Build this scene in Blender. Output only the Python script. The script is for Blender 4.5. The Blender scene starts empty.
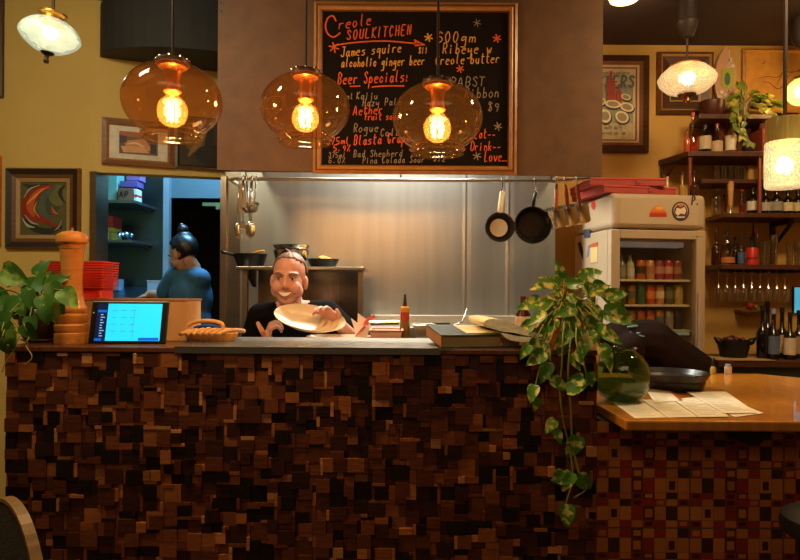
import bpy, math, random
from mathutils import Vector as V, Matrix, noise as mnoise
R = math.radians
sc = bpy.context.scene
COL = sc.collection
random.seed(7)

# ---------------------------------------------------------------- camera
F, CZ, ROLL, HOR = 640.0, 1.34, R(0.4), 292.0
cd = bpy.data.cameras.new('camera'); cam = bpy.data.objects.new('camera', cd); COL.objects.link(cam)
cd.sensor_width = 36; cd.lens = 36*F/800; cd.shift_y = 12/800; cd.clip_start = .05
cam.matrix_world = Matrix.Translation((0, 0, CZ)) @ Matrix.Rotation(R(90), 4, 'X') @ Matrix.Rotation(ROLL, 4, 'Z')
sc.camera = cam

def at(u, v, D):                       # a point of the photo at depth D -> the place
    x, y = (u-400)/F, (HOR-v)/F
    c, s = math.cos(ROLL), math.sin(ROLL)
    return V(((c*x - s*y)*D, D, CZ + (s*x + c*y)*D))

# ---------------------------------------------------------------- world, exposure, room light
w = bpy.data.worlds.new('world'); sc.world = w; w.use_nodes = True
bg = w.node_tree.nodes['Background']; bg.inputs[0].default_value = (1, .70, .42, 1); bg.inputs[1].default_value = .045
sc.view_settings.view_transform = 'Standard'; sc.view_settings.look = 'None'
sc.view_settings.gamma = 1; sc.view_settings.use_curve_mapping = False
sc.view_settings.exposure = 0.0

def area(name, loc, size, power, col, rot=(0, 0, 0), sy=None):
    l = bpy.data.lights.new(name, 'AREA'); l.energy = power; l.color = col; l.size = size
    if sy: l.shape = 'RECTANGLE'; l.size_y = sy
    o = bpy.data.objects.new(name, l); COL.objects.link(o); o.location = loc; o.rotation_euler = rot; return o
def point(name, loc, power, col, r=.03):
    l = bpy.data.lights.new(name, 'POINT'); l.energy = power; l.color = col; l.shadow_soft_size = r
    o = bpy.data.objects.new(name, l); COL.objects.link(o); o.location = loc; return o

area('dining_room_fill', (.1, -.6, 2.9), 2.6, 21, (1, .68, .38), sy=1.6)  # ambient fill added overhead behind the camera, not a lamp of the room
area('left_wall_fill', (-1.5, 1.7, 2.93), .5, 30, (1, .86, .56), (R(35), 0, R(8)))  # unseen fill light added to brighten the left walls
area('right_wall_fill', (1.75, 2.5, 2.93), .5, 42, (1, .70, .36), (R(22), 0, R(-8)))  # hidden warm fill added to brighten the right side
area('kitchen_tube_light', (-1.2, 4.2, 2.7), .8, 62, (.25, .6, 1), sy=.3)
area('hood_tube_light', (-.02, 3.5, 2.5), .75, 60, (1, 1, .90), sy=.12)

# ---------------------------------------------------------------- materials
def lin(h):
    h = h.lstrip('#'); o = []
    for i in (0, 2, 4):
        c = int(h[i:i+2], 16)/255
        o.append(c/12.92 if c <= .04045 else ((c+.055)/1.055)**2.4)
    return (*o, 1)
MATS = {}
def mat(h, rough=.5, metal=0, var=.12, scale=8, bump=0, emit=0, spec=None, stretch=None, coat=0, key=''):
    k = (h, rough, metal, var, scale, bump, emit, spec, stretch, coat, key)
    if k in MATS: return MATS[k]
    m = bpy.data.materials.new('m_'+h.lstrip('#')+key); m.use_nodes = True
    nt = m.node_tree; b = nt.nodes['Principled BSDF']; L = nt.links
    c = lin(h)
    b.inputs['Roughness'].default_value = rough; b.inputs['Metallic'].default_value = metal
    if spec is not None: b.inputs['Specular IOR Level'].default_value = spec
    b.inputs['Coat Weight'].default_value = coat
    if emit:
        b.inputs['Emission Color'].default_value = c; b.inputs['Emission Strength'].default_value = emit
    b.inputs['Base Color'].default_value = c
    if var or bump:
        tc = nt.nodes.new('ShaderNodeTexCoord'); mp = nt.nodes.new('ShaderNodeMapping')
        if stretch: mp.inputs['Scale'].default_value = stretch
        n = nt.nodes.new('ShaderNodeTexNoise'); n.inputs['Scale'].default_value = scale; n.inputs['Detail'].default_value = 5
        L.new(tc.outputs['Object'], mp.inputs[0]); L.new(mp.outputs[0], n.inputs['Vector'])
        if var:
            mx = nt.nodes.new('ShaderNodeMix'); mx.data_type = 'RGBA'
            mx.inputs[6].default_value = tuple(min(1, x*(1-var*1.6)) for x in c[:3])+(1,)
            mx.inputs[7].default_value = tuple(min(1, x*(1+var*1.6)) for x in c[:3])+(1,)
            L.new(n.outputs[0], mx.inputs[0]); L.new(mx.outputs[2], b.inputs['Base Color'])
        if bump:
            bp = nt.nodes.new('ShaderNodeBump'); bp.inputs['Strength'].default_value = bump; bp.inputs['Distance'].default_value = .01
            L.new(n.outputs[0], bp.inputs['Height']); L.new(bp.outputs[0], b.inputs['Normal'])
    MATS[k] = m; return m
def wood(h, rough=.4, stretch=(2, 2, 18), var=.35, scale=3, coat=0, key='w'):
    return mat(h, rough, 0, var, scale, .15, 0, None, stretch, coat, key)
def steel(h='b9b4a8', rough=.32, stretch=(1, 1, 40), var=.1, scale=4, key='s'):
    return mat(h, rough, 1, var, scale, .04, 0, None, stretch, 0, key)
def glass(name, tint, base=.05, haze=0, hazecol=(1, 1, 1), rough=.02, bump=0, bscale=60):
    k = ('glass', name)
    if k in MATS: return MATS[k]
    m = bpy.data.materials.new('m_glass_'+name); m.use_nodes = True; nt = m.node_tree; L = nt.links
    nt.nodes.remove(nt.nodes['Principled BSDF']); out = nt.nodes['Material Output']
    t = nt.nodes.new('ShaderNodeBsdfTransparent'); t.inputs[0].default_value = (*tint, 1)
    g = nt.nodes.new('ShaderNodeBsdfGlossy'); g.inputs['Roughness'].default_value = rough
    lw = nt.nodes.new('ShaderNodeLayerWeight'); lw.inputs[0].default_value = .5
    p = nt.nodes.new('ShaderNodeMath'); p.operation = 'POWER'; p.inputs[1].default_value = 4
    a = nt.nodes.new('ShaderNodeMath'); a.operation = 'MULTIPLY_ADD'; a.inputs[1].default_value = .75; a.inputs[2].default_value = base
    L.new(lw.outputs['Facing'], p.inputs[0]); L.new(p.outputs[0], a.inputs[0])
    src = t
    if haze:
        d = nt.nodes.new('ShaderNodeBsdfDiffuse'); d.inputs[0].default_value = (*hazecol, 1)
        tr = nt.nodes.new('ShaderNodeBsdfTranslucent'); tr.inputs[0].default_value = (*hazecol, 1)
        ad = nt.nodes.new('ShaderNodeMixShader'); L.new(d.outputs[0], ad.inputs[1]); L.new(tr.outputs[0], ad.inputs[2])
        mh = nt.nodes.new('ShaderNodeMixShader'); mh.inputs[0].default_value = haze
        L.new(t.outputs[0], mh.inputs[1]); L.new(ad.outputs[0], mh.inputs[2]); src = mh
    if bump:
        n = nt.nodes.new('ShaderNodeTexVoronoi'); n.inputs['Scale'].default_value = bscale
        tc = nt.nodes.new('ShaderNodeTexCoord'); L.new(tc.outputs['Object'], n.inputs['Vector'])
        bp = nt.nodes.new('ShaderNodeBump'); bp.inputs['Strength'].default_value = bump; bp.inputs['Distance'].default_value = .01
        L.new(n.outputs['Distance'], bp.inputs['Height']); L.new(bp.outputs[0], g.inputs['Normal'])
    mx = nt.nodes.new('ShaderNodeMixShader'); L.new(a.outputs[0], mx.inputs[0]); L.new(src.outputs[0], mx.inputs[1]); L.new(g.outputs[0], mx.inputs[2])
    L.new(mx.outputs[0], out.inputs[0]); MATS[k] = m; return m
def lampglass(name, col, strength, trans=.15, bscale=90, bump=.8, blur=.4, refr=.5):   # lit textured lamp glass: scatters the bulb inside it
    m = bpy.data.materials.new('m_lampglass_'+name); m.use_nodes = True; nt = m.node_tree; L = nt.links
    b = nt.nodes['Principled BSDF']; b.inputs['Base Color'].default_value = (*[c*.8 for c in col], 1); b.inputs['Roughness'].default_value = .2
    n = nt.nodes.new('ShaderNodeTexVoronoi'); n.inputs['Scale'].default_value = bscale
    tc = nt.nodes.new('ShaderNodeTexCoord'); L.new(tc.outputs['Object'], n.inputs['Vector'])
    bp = nt.nodes.new('ShaderNodeBump'); bp.inputs['Strength'].default_value = bump; bp.inputs['Distance'].default_value = .01
    L.new(n.outputs['Distance'], bp.inputs['Height']); L.new(bp.outputs[0], b.inputs['Normal'])
    mr = nt.nodes.new('ShaderNodeMapRange'); mr.inputs[1].default_value = 0; mr.inputs[2].default_value = .7
    mr.inputs[3].default_value = strength*(1-.65*bump); mr.inputs[4].default_value = strength*(1+.5*bump)
    L.new(n.outputs['Distance'], mr.inputs[0]); L.new(mr.outputs[0], b.inputs['Emission Strength'])
    b.inputs['Emission Color'].default_value = (*col, 1)
    t = nt.nodes.new('ShaderNodeBsdfTransparent'); r = nt.nodes.new('ShaderNodeBsdfRefraction'); r.inputs['IOR'].default_value = 1.12; r.inputs['Roughness'].default_value = blur
    L.new(bp.outputs[0], r.inputs['Normal'])
    m1 = nt.nodes.new('ShaderNodeMixShader'); m1.inputs[0].default_value = refr; L.new(b.outputs[0], m1.inputs[1]); L.new(r.outputs[0], m1.inputs[2])
    mx = nt.nodes.new('ShaderNodeMixShader'); mx.inputs[0].default_value = trans
    L.new(m1.outputs[0], mx.inputs[1]); L.new(t.outputs[0], mx.inputs[2]); L.new(mx.outputs[0], nt.nodes['Material Output'].inputs[0])
    return m
def attrmat(name, rough=.5, stretch=(3, 3, 25), var=.35, bump=.3, spec=.3):   # colour carried per block
    m = bpy.data.materials.new('m_'+name); m.use_nodes = True; nt = m.node_tree; L = nt.links; b = nt.nodes['Principled BSDF']
    at_ = nt.nodes.new('ShaderNodeAttribute'); at_.attribute_name = 'Col'
    tc = nt.nodes.new('ShaderNodeTexCoord'); mp = nt.nodes.new('ShaderNodeMapping'); mp.inputs['Scale'].default_value = stretch
    n = nt.nodes.new('ShaderNodeTexNoise'); n.inputs['Scale'].default_value = 6; n.inputs['Detail'].default_value = 4
    L.new(tc.outputs['Object'], mp.inputs[0]); L.new(mp.outputs[0], n.inputs['Vector'])
    mr = nt.nodes.new('ShaderNodeMapRange'); mr.inputs[3].default_value = 1-var; mr.inputs[4].default_value = 1+var; L.new(n.outputs[0], mr.inputs[0])
    mx = nt.nodes.new('ShaderNodeVectorMath'); mx.operation = 'SCALE'; L.new(at_.outputs['Color'], mx.inputs[0]); L.new(mr.outputs[0], mx.inputs['Scale'])
    L.new(mx.outputs[0], b.inputs['Base Color']); b.inputs['Roughness'].default_value = rough; b.inputs['Specular IOR Level'].default_value = spec
    if bump:
        bp = nt.nodes.new('ShaderNodeBump'); bp.inputs['Strength'].default_value = bump; bp.inputs['Distance'].default_value = .004
        L.new(n.outputs[0], bp.inputs['Height']); L.new(bp.outputs[0], b.inputs['Normal'])
    return m
def leafmat(name, c1, c2, thr, scale):
    m = bpy.data.materials.new('m_'+name); m.use_nodes = True; nt = m.node_tree; L = nt.links; b = nt.nodes['Principled BSDF']
    tc = nt.nodes.new('ShaderNodeTexCoord'); n = nt.nodes.new('ShaderNodeTexNoise'); n.inputs['Scale'].default_value = scale; n.inputs['Detail'].default_value = 3
    L.new(tc.outputs['Object'], n.inputs['Vector'])
    cr = nt.nodes.new('ShaderNodeValToRGB'); cr.color_ramp.elements[0].position = thr-.04; cr.color_ramp.elements[1].position = thr+.05
    cr.color_ramp.elements[0].color = lin(c1); cr.color_ramp.elements[1].color = lin(c2)
    L.new(n.outputs[0], cr.inputs[0]); L.new(cr.outputs[0], b.inputs['Base Color']); b.inputs['Roughness'].default_value = .35
    return m

# ---------------------------------------------------------------- mesh builder
def frame_of(d):
    d = d.normalized(); a = V((0, 0, 1)) if abs(d.z) < .95 else V((1, 0, 0))
    x = d.cross(a).normalized(); return x, d.cross(x).normalized()
class MB:
    def __init__(s): s.v, s.f, s.m, s.c, s.mi, s.col = [], [], [], [], 0, None
    def add(s, vs, fs):
        n = len(s.v); s.v += [V(p) for p in vs]
        for f in fs: s.f.append([i+n for i in f]); s.m.append(s.mi); s.c.append(s.col)
        return s
    def use(s, i): s.mi = i; return s
    def box(s, c, d, rot=None):
        c = V(c); x, y, z = d[0]/2, d[1]/2, d[2]/2
        vs = [V((a*x, b*y, e*z)) for a in (-1, 1) for b in (-1, 1) for e in (-1, 1)]
        if rot is not None: vs = [rot @ p for p in vs]
        return s.add([p+c for p in vs], [(0, 1, 3, 2), (4, 6, 7, 5), (0, 4, 5, 1), (2, 3, 7, 6), (0, 2, 6, 4), (1, 5, 7, 3)])
    def bb(s, x0, x1, y0, y1, z0, z1): return s.box(((x0+x1)/2, (y0+y1)/2, (z0+z1)/2), (x1-x0, y1-y0, z1-z0))
    def poly(s, pts): return s.add(pts, [tuple(range(len(pts)))])
    def rings(s, rs, close=False, cap0=False, cap1=False):
        n = len(rs[0]); vs = [p for r in rs for p in r]; fs = []
        for i in range(len(rs)-1):
            for j in range(n): k = (j+1) % n; fs.append((i*n+j, i*n+k, (i+1)*n+k, (i+1)*n+j))
        if cap0: fs.append(tuple(range(n))[::-1])
        if cap1: fs.append(tuple((len(rs)-1)*n+j for j in range(n)))
        return s.add(vs, fs)
    def lathe(s, prof, c=(0, 0, 0), seg=24, ax=None, sx=1, sy=1, cap0=True, cap1=True):
        M = ax or Matrix.Identity(3); c = V(c); rs = []
        for r, z in prof: rs.append([c + M @ V((r*sx*math.cos(2*math.pi*i/seg), r*sy*math.sin(2*math.pi*i/seg), z)) for i in range(seg)])
        return s.rings(rs, cap0=cap0, cap1=cap1)
    def tube(s, pts, r, seg=8, caps=True):
        pts = [V(p) for p in pts]; n = len(pts); rr = r if isinstance(r, (list, tuple)) else [r]*n; rs = []
        pu = None
        for i, p in enumerate(pts):
            d = (pts[min(i+1, n-1)]-pts[max(i-1, 0)])
            if d.length < 1e-9: d = V((0, 0, 1))
            d.normalize()
            if pu is None: a, b = frame_of(d)
            else:
                a = (pu - d*pu.dot(d)); a = a.normalized() if a.length > 1e-6 else frame_of(d)[0]; b = d.cross(a)
            pu = a
            rs.append([p + (a*math.cos(2*math.pi*k/seg)+b*math.sin(2*math.pi*k/seg))*rr[i] for k in range(seg)])
        return s.rings(rs, cap0=caps, cap1=caps)
    def ell(s, c, r, seg=16, rows=10, rot=None):
        if isinstance(r, (int, float)): r = (r, r, r)
        c = V(c); vs = []; fs = []
        for i in range(1, rows):
            t = math.pi*i/rows
            for j in range(seg):
                p = 2*math.pi*j/seg; q = V((r[0]*math.sin(t)*math.cos(p), r[1]*math.sin(t)*math.sin(p), r[2]*math.cos(t)))
                vs.append(c + (rot @ q if rot is not None else q))
        a = V((0, 0, r[2])); b = -a
        if rot is not None: a, b = rot @ a, rot @ b
        vs += [c+a, c+b]; T = len(vs)-2
        for i in range(rows-2):
            for j in range(seg): k = (j+1) % seg; fs.append((i*seg+j, (i+1)*seg+j, (i+1)*seg+k, i*seg+k))
        for j in range(seg):
            k = (j+1) % seg; fs.append((T, j, k)); fs.append((T+1, (rows-2)*seg+k, (rows-2)*seg+j))
        return s.add(vs, fs)
    def cap(s, p0, p1, r0, r1=None, seg=12):
        r1 = r0 if r1 is None else r1; p0, p1 = V(p0), V(p1); d = (p1-p0); d = d.normalized() if d.length else V((0, 0, 1))
        pts, rr = [], []
        for k in range(5): a = math.pi/2*k/4; pts.append(p0 - d*r0*math.cos(a)); rr.append(max(r0*math.sin(a), 1e-4))
        for k in range(5): a = math.pi/2*k/4; pts.append(p1 + d*r1*math.sin(a)); rr.append(max(r1*math.cos(a), 1e-4))
        x, y = frame_of(d)
        return s.rings([[p+(x*math.cos(2*math.pi*k/seg)+y*math.sin(2*math.pi*k/seg))*r for k in range(seg)] for p, r in zip(pts, rr)], cap0=True, cap1=True)
    def prism(s, poly, h):      # polygon (list of V), extruded by vector h
        h = V(h); n = len(poly); vs = [V(p) for p in poly]+[V(p)+h for p in poly]
        fs = [tuple(range(n))[::-1], tuple(range(n, 2*n))]+[(i, (i+1) % n, n+(i+1) % n, n+i) for i in range(n)]
        return s.add(vs, fs)
    def leaf(s, base, d, nrm, L, W, fold=.25, droop=.3):
        base, d = V(base), V(d).normalized(); sd = d.cross(V(nrm)).normalized(); nn = sd.cross(d).normalized()
        ws = [.02, .62, .95, 1, .9, .68, .38, .02]; ts = [0, -.02, .12, .28, .46, .65, .83, 1]; vs = []; fs = []
        for i, (t, w_) in enumerate(zip(ts, ws)):
            tm = max(t, 0) if i != 1 else .05
            for j, a in enumerate((-1, -.5, 0, .5, 1)):
                tt = tm if j == 2 else (t if abs(a) == 1 else (t+tm)/2)
                p = base + d*(L*tt) + sd*(W/2*w_*a) + nn*(abs(a)*W/2*w_*fold - droop*L*tt*tt)
                vs.append(p)
        for i in range(7):
            for j in range(4): k = i*5+j; fs.append((k, k+1, k+6, k+5))
        return s.add(vs, fs)
    def build(s, name, mats, parent=None, smooth=False, bev=0, bseg=2, local=False, remesh=0, solid=0, sub=0, smod=4):
        off = V((0, 0, 0))
        if parent is not None and not local:
            q = parent
            while q: off += q.location; q = q.parent
        me = bpy.data.meshes.new(name); me.from_pydata([p-off for p in s.v], [], s.f)
        if not isinstance(mats, (list, tuple)): mats = [mats]
        for m in mats: me.materials.append(m)
        me.polygons.foreach_set('material_index', s.m)
        if any(c is not None for c in s.c):
            ca = me.color_attributes.new('Col', 'FLOAT_COLOR', 'CORNER')
            for p in me.polygons:
                for li in p.loop_indices: ca.data[li].color = s.c[p.index] or (1, 1, 1, 1)
        me.update()
        if smooth:
            me.polygons.foreach_set('use_smooth', [True]*len(me.polygons))
        o = bpy.data.objects.new(name, me); COL.objects.link(o)
        if parent is not None: o.parent = parent
        if smooth and smooth != 'all' and not remesh:
            try: me.set_sharp_from_angle(angle=R(40))
            except Exception: pass
        if solid: md = o.modifiers.new('s', 'SOLIDIFY'); md.thickness = solid; md.offset = 0
        if bev: md = o.modifiers.new('b', 'BEVEL'); md.width = bev; md.segments = bseg; md.limit_method = 'ANGLE'; md.angle_limit = R(35)
        if remesh:
            md = o.modifiers.new('r', 'REMESH'); md.mode = 'VOXEL'; md.voxel_size = remesh; md.use_smooth_shade = True
            md = o.modifiers.new('sm', 'SMOOTH'); md.factor = .5; md.iterations = smod
        if sub: md = o.modifiers.new('ss', 'SUBSURF'); md.levels = sub; md.render_levels = sub
        return o
def tag(o, label=None, cat=None, group=None, kind=None):
    if label: o['label'] = label
    if cat: o['category'] = cat
    if group: o['group'] = group
    if kind: o['kind'] = kind
    return o
def thing(name, label, cat, loc=(0, 0, 0), rz=0, group=None):
    o = bpy.data.objects.new(name, None); o.empty_display_size = .05; COL.objects.link(o)
    o.location = loc; o.rotation_euler = (0, 0, rz); return tag(o, label, cat, group)
def struct(o): o['kind'] = 'structure'; return o
def catmull(pts, n=5):
    pts = [V(p) for p in pts]
    if len(pts) < 3: return pts
    P = [pts[0]*2-pts[1]]+pts+[pts[-1]*2-pts[-2]]; out = []
    for i in range(1, len(P)-2):
        for k in range(n):
            t = k/n; a, b, c, d = P[i-1:i+3]
            out.append(.5*((2*b)+(c-a)*t+(2*a-5*b+4*c-d)*t*t+(3*b-a-3*c+d)*t**3))
    return out+[pts[-1]]

# single-stroke lettering: grid digits xy, baseline y=3, cap y=9
GL = {'a':'46 26 14 23 33 45|46 44 53','b':'19 13|15 26 36 45 44 33 23 14','c':'45 36 26 15 14 23 33 44','d':'46 26 14 23 33 45|49 43','e':'15 45 46 36 26 15 14 23 43',
'f':'48 39 28 23|16 46','g':'46 26 15 14 24 45|46 41 30 10','h':'19 13|15 26 36 45 43','i':'26 23|28 27','j':'36 31 20|38 37','k':'19 13|46 15|25 43','l':'29 24 33','m':'16 13|15 26 35 33|35 46 55 53',
'n':'16 13|15 26 36 45 43','o':'26 15 14 23 33 44 45 36 26','p':'16 10|15 26 36 45 44 33 14','q':'46 26 15 14 24 45|46 40','r':'16 13|15 26 46','s':'46 26 15 25 44 33 13','t':'29 24 33 43|17 47',
'u':'16 14 23 33 45|46 43','v':'16 33 56','w':'16 23 35 43 56','y':'16 14 24 45|46 41 30 10','z':'16 46 13 43','A':'03 29 43|15 35','B':'13 19 39 48 47 36 16|36 45 44 33 13','C':'48 39 29 17 15 23 33 44',
'D':'13 19 39 57 55 33 13','E':'49 19 13 43|16 36','G':'48 39 29 17 15 23 33 45 35','H':'19 13|49 43|16 46','I':'29 23','J':'29 59|49 44 33 23 14','K':'19 13|49 16 43','L':'19 13 43','N':'13 19 43 49',
'O':'29 17 15 23 33 45 47 39 29','P':'13 19 39 48 47 36 16','R':'13 19 39 48 47 36 16|26 43','S':'48 39 29 18 27 36 45 44 33 23 14','T':'09 49|29 23','U':'19 14 23 33 44 49','Y':'09 26 49|26 23',
'0':'29 17 15 23 33 45 47 39 29','1':'18 29 23','2':'18 29 39 48 47 13 43','3':'18 29 39 48 36 45 33 23 14','5':'49 19 16 36 45 44 33 13','6':'48 29 16 14 23 33 44 45 36 16','7':'19 49 23','9':'46 26 17 28 38 47 33',
'$':'48 29 18 27 36 45 33 14|39 23','%':'49 13|19 18|44 43','.':'23 24','_':'03 53','-':'15 45','*':'29 23|07 45|05 47',':':'26 25|24 23','/':'49 13','~':'15 26 35 46','|':'29 20'}
def strokes(mb, txt, x, y, h, wd, slope, P, th, jit=.12):
    """P maps (u,v) lettering coordinates to points; u right, v down; (x,y) = left end of baseline; h cap height; wd total width"""
    adv = wd/max(len(txt), 1); n = 0
    for ch in txt:
        g = GL.get(ch)
        if g:
            rx = random.uniform(-.2, .2)
            for ln in g.split('|'):
                pts = []
                for q in ln.split():
                    gx = int(q[0])+random.uniform(-jit, jit)+rx; gy = int(q[1])+random.uniform(-jit, jit)-3
                    u = x+(n+gx/6.0)*adv+gy*h*.02; v = y-gy/6*h+slope*(n*adv)
                    pts.append(V((u, v, 0)))
                pts = catmull(pts, 4) if len(pts) > 2 else pts
                line2(mb, pts, th*.8, P)
        n += 1
LK = [0]
def line2(mb, pts, th, P):
    pts = [p for i, p in enumerate(pts) if i == 0 or (p-pts[i-1]).length > 1e-6]; n = len(pts)
    if n < 2: return
    LK[0] += 1; lift = V((0, -.00006*(LK[0] % 12), 0)); A_ = []
    for i, p in enumerate(pts):
        d = (pts[min(i+1, n-1)]-pts[max(i-1, 0)]).normalized(); e = d*th*.3*((i == n-1)-(i == 0)); q = V((-d.y, d.x, 0))*th/2
        A_ += [P(*(p+e-q).xy)+lift, P(*(p+e+q).xy)+lift]
    mb.add(A_, [(2*i, 2*i+1, 2*i+3, 2*i+2) for i in range(n-1)])
# ================================================================ the room
CEIL = 2.98
YEL = mat('d0b262', .75, 0, .08, 3, .05, key='wall')
YEL2 = mat('c79a4c', .75, 0, .1, 3, .05, key='wallr')
DARKCEIL = mat('3a2a26', .8, 0, .1, 2)
struct(MB().bb(-3.6, 3.6, -1.5, 6.6, -.1, 0).build('floor', wood('4a3020', .5)))
struct(MB().bb(-3.6, 3.6, -1.5, 6.6, CEIL, CEIL+.1).build('ceiling', DARKCEIL))
XA = at(94, 250, 3.62).x; XB = at(226, 250, 3.88).x
struct(MB().bb(-3.6, XA, 3.62, 3.72, 0, CEIL).build('wall_left', YEL))
zl0 = at(94, 172, 3.62).z; zl1 = at(226, 177.5, 3.88).z
m = MB(); t = V((0, .1, 0))
m.add([V((XA, 3.62, zl0)), V((XB, 3.88, zl1)), V((XB, 3.88, CEIL)), V((XA, 3.62, CEIL)), V((XA, 3.72, zl0)), V((XB, 3.98, zl1)), V((XB, 3.98, CEIL)), V((XA, 3.72, CEIL))],
      [(0, 1, 2, 3), (5, 4, 7, 6), (0, 4, 5, 1), (3, 2, 6, 7), (0, 3, 7, 4), (1, 5, 6, 2)])
struct(m.build('wall_lintel', YEL))
# curved dark bulkhead on the lintel wall
m = MB(); dirB = V((XB-XA, .26, 0)).normalized(); nB = V((dirB.y, -dirB.x, 0))
cB = V((at(217, 60, 3.86).x, at(217, 60, 3.86).y, 0)); zb0, zb1 = 2.66, CEIL-.03
arc = [cB + dirB*(-.64*math.cos(math.pi*k/24)) + nB*(.34*math.sin(math.pi*k/24)+.002) for k in range(0, 15)]
arc += [cB + dirB*.2+nB*.002]
m.prism([p+V((0, 0, zb0)) for p in arc], (0, 0, zb1-zb0))
arc2 = [cB + dirB*(-.6*math.cos(math.pi*k/24)) + nB*(.30*math.sin(math.pi*k/24)+.002) for k in range(0, 15)]+[cB+dirB*.18+nB*.002]
m.prism([p+V((0, 0, zb1)) for p in arc2], (0, 0, .03))
struct(m.build('ceiling_bulkhead', mat('2c2c2a', .7, 0, .1, 4)))
# the wall behind the cooking line, the back bar wall
STEEL = steel()
m = MB(); x0, x1 = at(240, 250, 3.86).x, at(555, 250, 3.86).x
prof = [(x0, 3.86)]
for u, dp in ((283, .002), (300, .0), (462, 0), (465, -.002), (467, .0015), (471, 0), (505, 0), (508, -.003), (510, .002), (514, 0), (530, -.001)): prof.append((at(u, 250, 3.86).x, 3.86+dp))
prof += [(x1, 3.86), (x1, 3.9), (x0, 3.9)]
m.prism([V((x, y, 0)) for x, y in prof], (0, 0, CEIL)); struct(m.build('wall_cooking', steel('a3a49e', .36, (5, 1, .4), .13, 3)))
m = MB(); a, b = V((XB+.005, 3.5, 0)), V((x0, 3.86, 0))
m.add([V((XB, 3.86, 0)), V((x0+.002, 3.86, 0)), V((x0+.002, 3.86, CEIL)), V((XB, 3.86, CEIL)), V((XB, 3.9, 0)), V((x0, 3.9, 0)), V((x0, 3.9, CEIL)), V((XB, 3.9, CEIL))],
      [(0, 1, 2, 3), (5, 4, 7, 6), (0, 4, 5, 1), (3, 2, 6, 7), (0, 3, 7, 4), (1, 5, 6, 2)])
struct(m.build('wall_cooking_end', steel('8d8474', .3, (1, 1, 30), .1, key='e')))
struct(MB().bb(x1, 3.6, 4.22, 4.3, 0, CEIL).build('wall_back_bar', YEL2))
struct(MB().bb(x1-.03, x1, 3.87, 4.22, 0, CEIL).build('wall_return', YEL2))
struct(MB().bb(3.5, 3.6, -1.5, 4.3, 0, CEIL).build('wall_right', YEL2))
struct(MB().bb(-3.6, -3.5, -1.5, 3.62, 0, CEIL).build('wall_far_left', YEL))
# back kitchen
BLU = steel('5c6468', .35, (1, 1, 25), .15, key='b')
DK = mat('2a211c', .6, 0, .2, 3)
DY = 4.72
xp = at(167, 250, DY).x
struct(MB().bb(-2.55, xp, DY, DY+.05, 0, CEIL).build('wall_kitchen_panel', BLU))
struct(MB().bb(-2.6, -2.55, 3.72, DY+.05, 0, CEIL).build('wall_kitchen_left', BLU))
zt = at(195, 198, DY).z
struct(MB().bb(xp, -.9, DY, DY+.05, zt, CEIL).build('wall_kitchen_header', mat('47585f', .6)))
struct(MB().bb(xp-.012, xp+.03, DY-.05, DY-.0005, 0, CEIL-.002).build('door_jamb', mat('84929c', .4, .3)))
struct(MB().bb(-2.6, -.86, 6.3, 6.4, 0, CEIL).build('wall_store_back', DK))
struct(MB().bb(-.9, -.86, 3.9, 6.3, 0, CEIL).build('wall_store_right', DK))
m = MB(); zd = at(195, 200, DY).z
m.bb(xp+.24, -1.3, DY+.06, DY+.1, zd-.035, zd-.01).bb(xp+.34, xp+.37, DY+.06, DY+.16, zd-.06, zd-.01)
tag(m.build('door_closer', steel('9fb4c4', .3)), 'steel closer bar across the top of the dark kitchen doorway', 'door closer')
m = MB(); m.bb(xp+.1, -1.28, 6.1, 6.29, 0, 1.9)
t_ = thing('storage_cupboard', 'dark tall cupboard in the unlit room beyond the cook in blue', 'cupboard', ((xp-1.18)/2, 6.2, 0))
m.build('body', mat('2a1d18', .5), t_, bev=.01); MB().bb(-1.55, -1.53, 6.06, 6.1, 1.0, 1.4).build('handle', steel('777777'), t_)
# steel door frame at the left of the opening
p = at(95.5, 172, 3.62); q = at(226, 178, 3.88)
m = MB(); m.bb(XA-.015, XA+.02, 3.595, 3.75, 0, zl0)
struct(m.build('trim_opening_left', steel('b0967a', .3)))
m = MB(); m.bb(XB-.022, XB+.012, 3.83, 3.9, 0, zl1)
struct(m.build('trim_opening_right', steel('b09a80', .3)))

# ================================================================ the bar
BX0, BX1, BY0, BY1 = at(6, 450, 2.2).x, at(596, 450, 2.2).x, 2.2, 2.66
BZ = at(300, 347.8, 2.2).z
bar = thing('bar_counter', 'tall bar counter faced with a mosaic of brown and black wood blocks', 'bar counter', ((BX0+BX1)/2, 2.43, 0))
m = MB(); m.bb(BX0, BX1, BY0+.03, BY1, 0, BZ-.02); m.build('carcass', wood('3a2015', .5), bar)
m = MB(); U = .0118; nx = int((BX1-BX0)/U); nz = int((BZ-.022)/U); ux = (BX1-BX0)/nx; uz = (BZ-.022)/nz
occ = [[False]*nx for _ in range(nz)]
sizes = [(4, 4)]*9+[(3, 3)]*7+[(5, 4)]*4+[(4, 3)]*5+[(3, 4)]*4+[(2, 2)]*4+[(2, 3)]*3+[(1, 3)]*3+[(3, 1)]*3+[(4, 1)]*2+[(1, 4)]*2+[(2, 1)]*2+[(4, 5)]*2+[(5, 5)]
tones = ['1a0d08']*5+['2a130b']*3+['4a2312']*5+['5a2c16']*5+['6b371b']*5+['7d4321']*3+['8f5228']*2+['3a1a0e']*4
small = ['8f5228', '7d4321', 'a9683a', '9c5a2c', '6b371b', '5a2c16', '2a130b', 'b57a48']
rb = random.Random(11); blocks = []
def put(i, j, w_, h_):
    for a in range(w_):
        for b in range(h_): occ[j+b][i+a] = True
    blocks.append((i, j, w_, h_))
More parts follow.
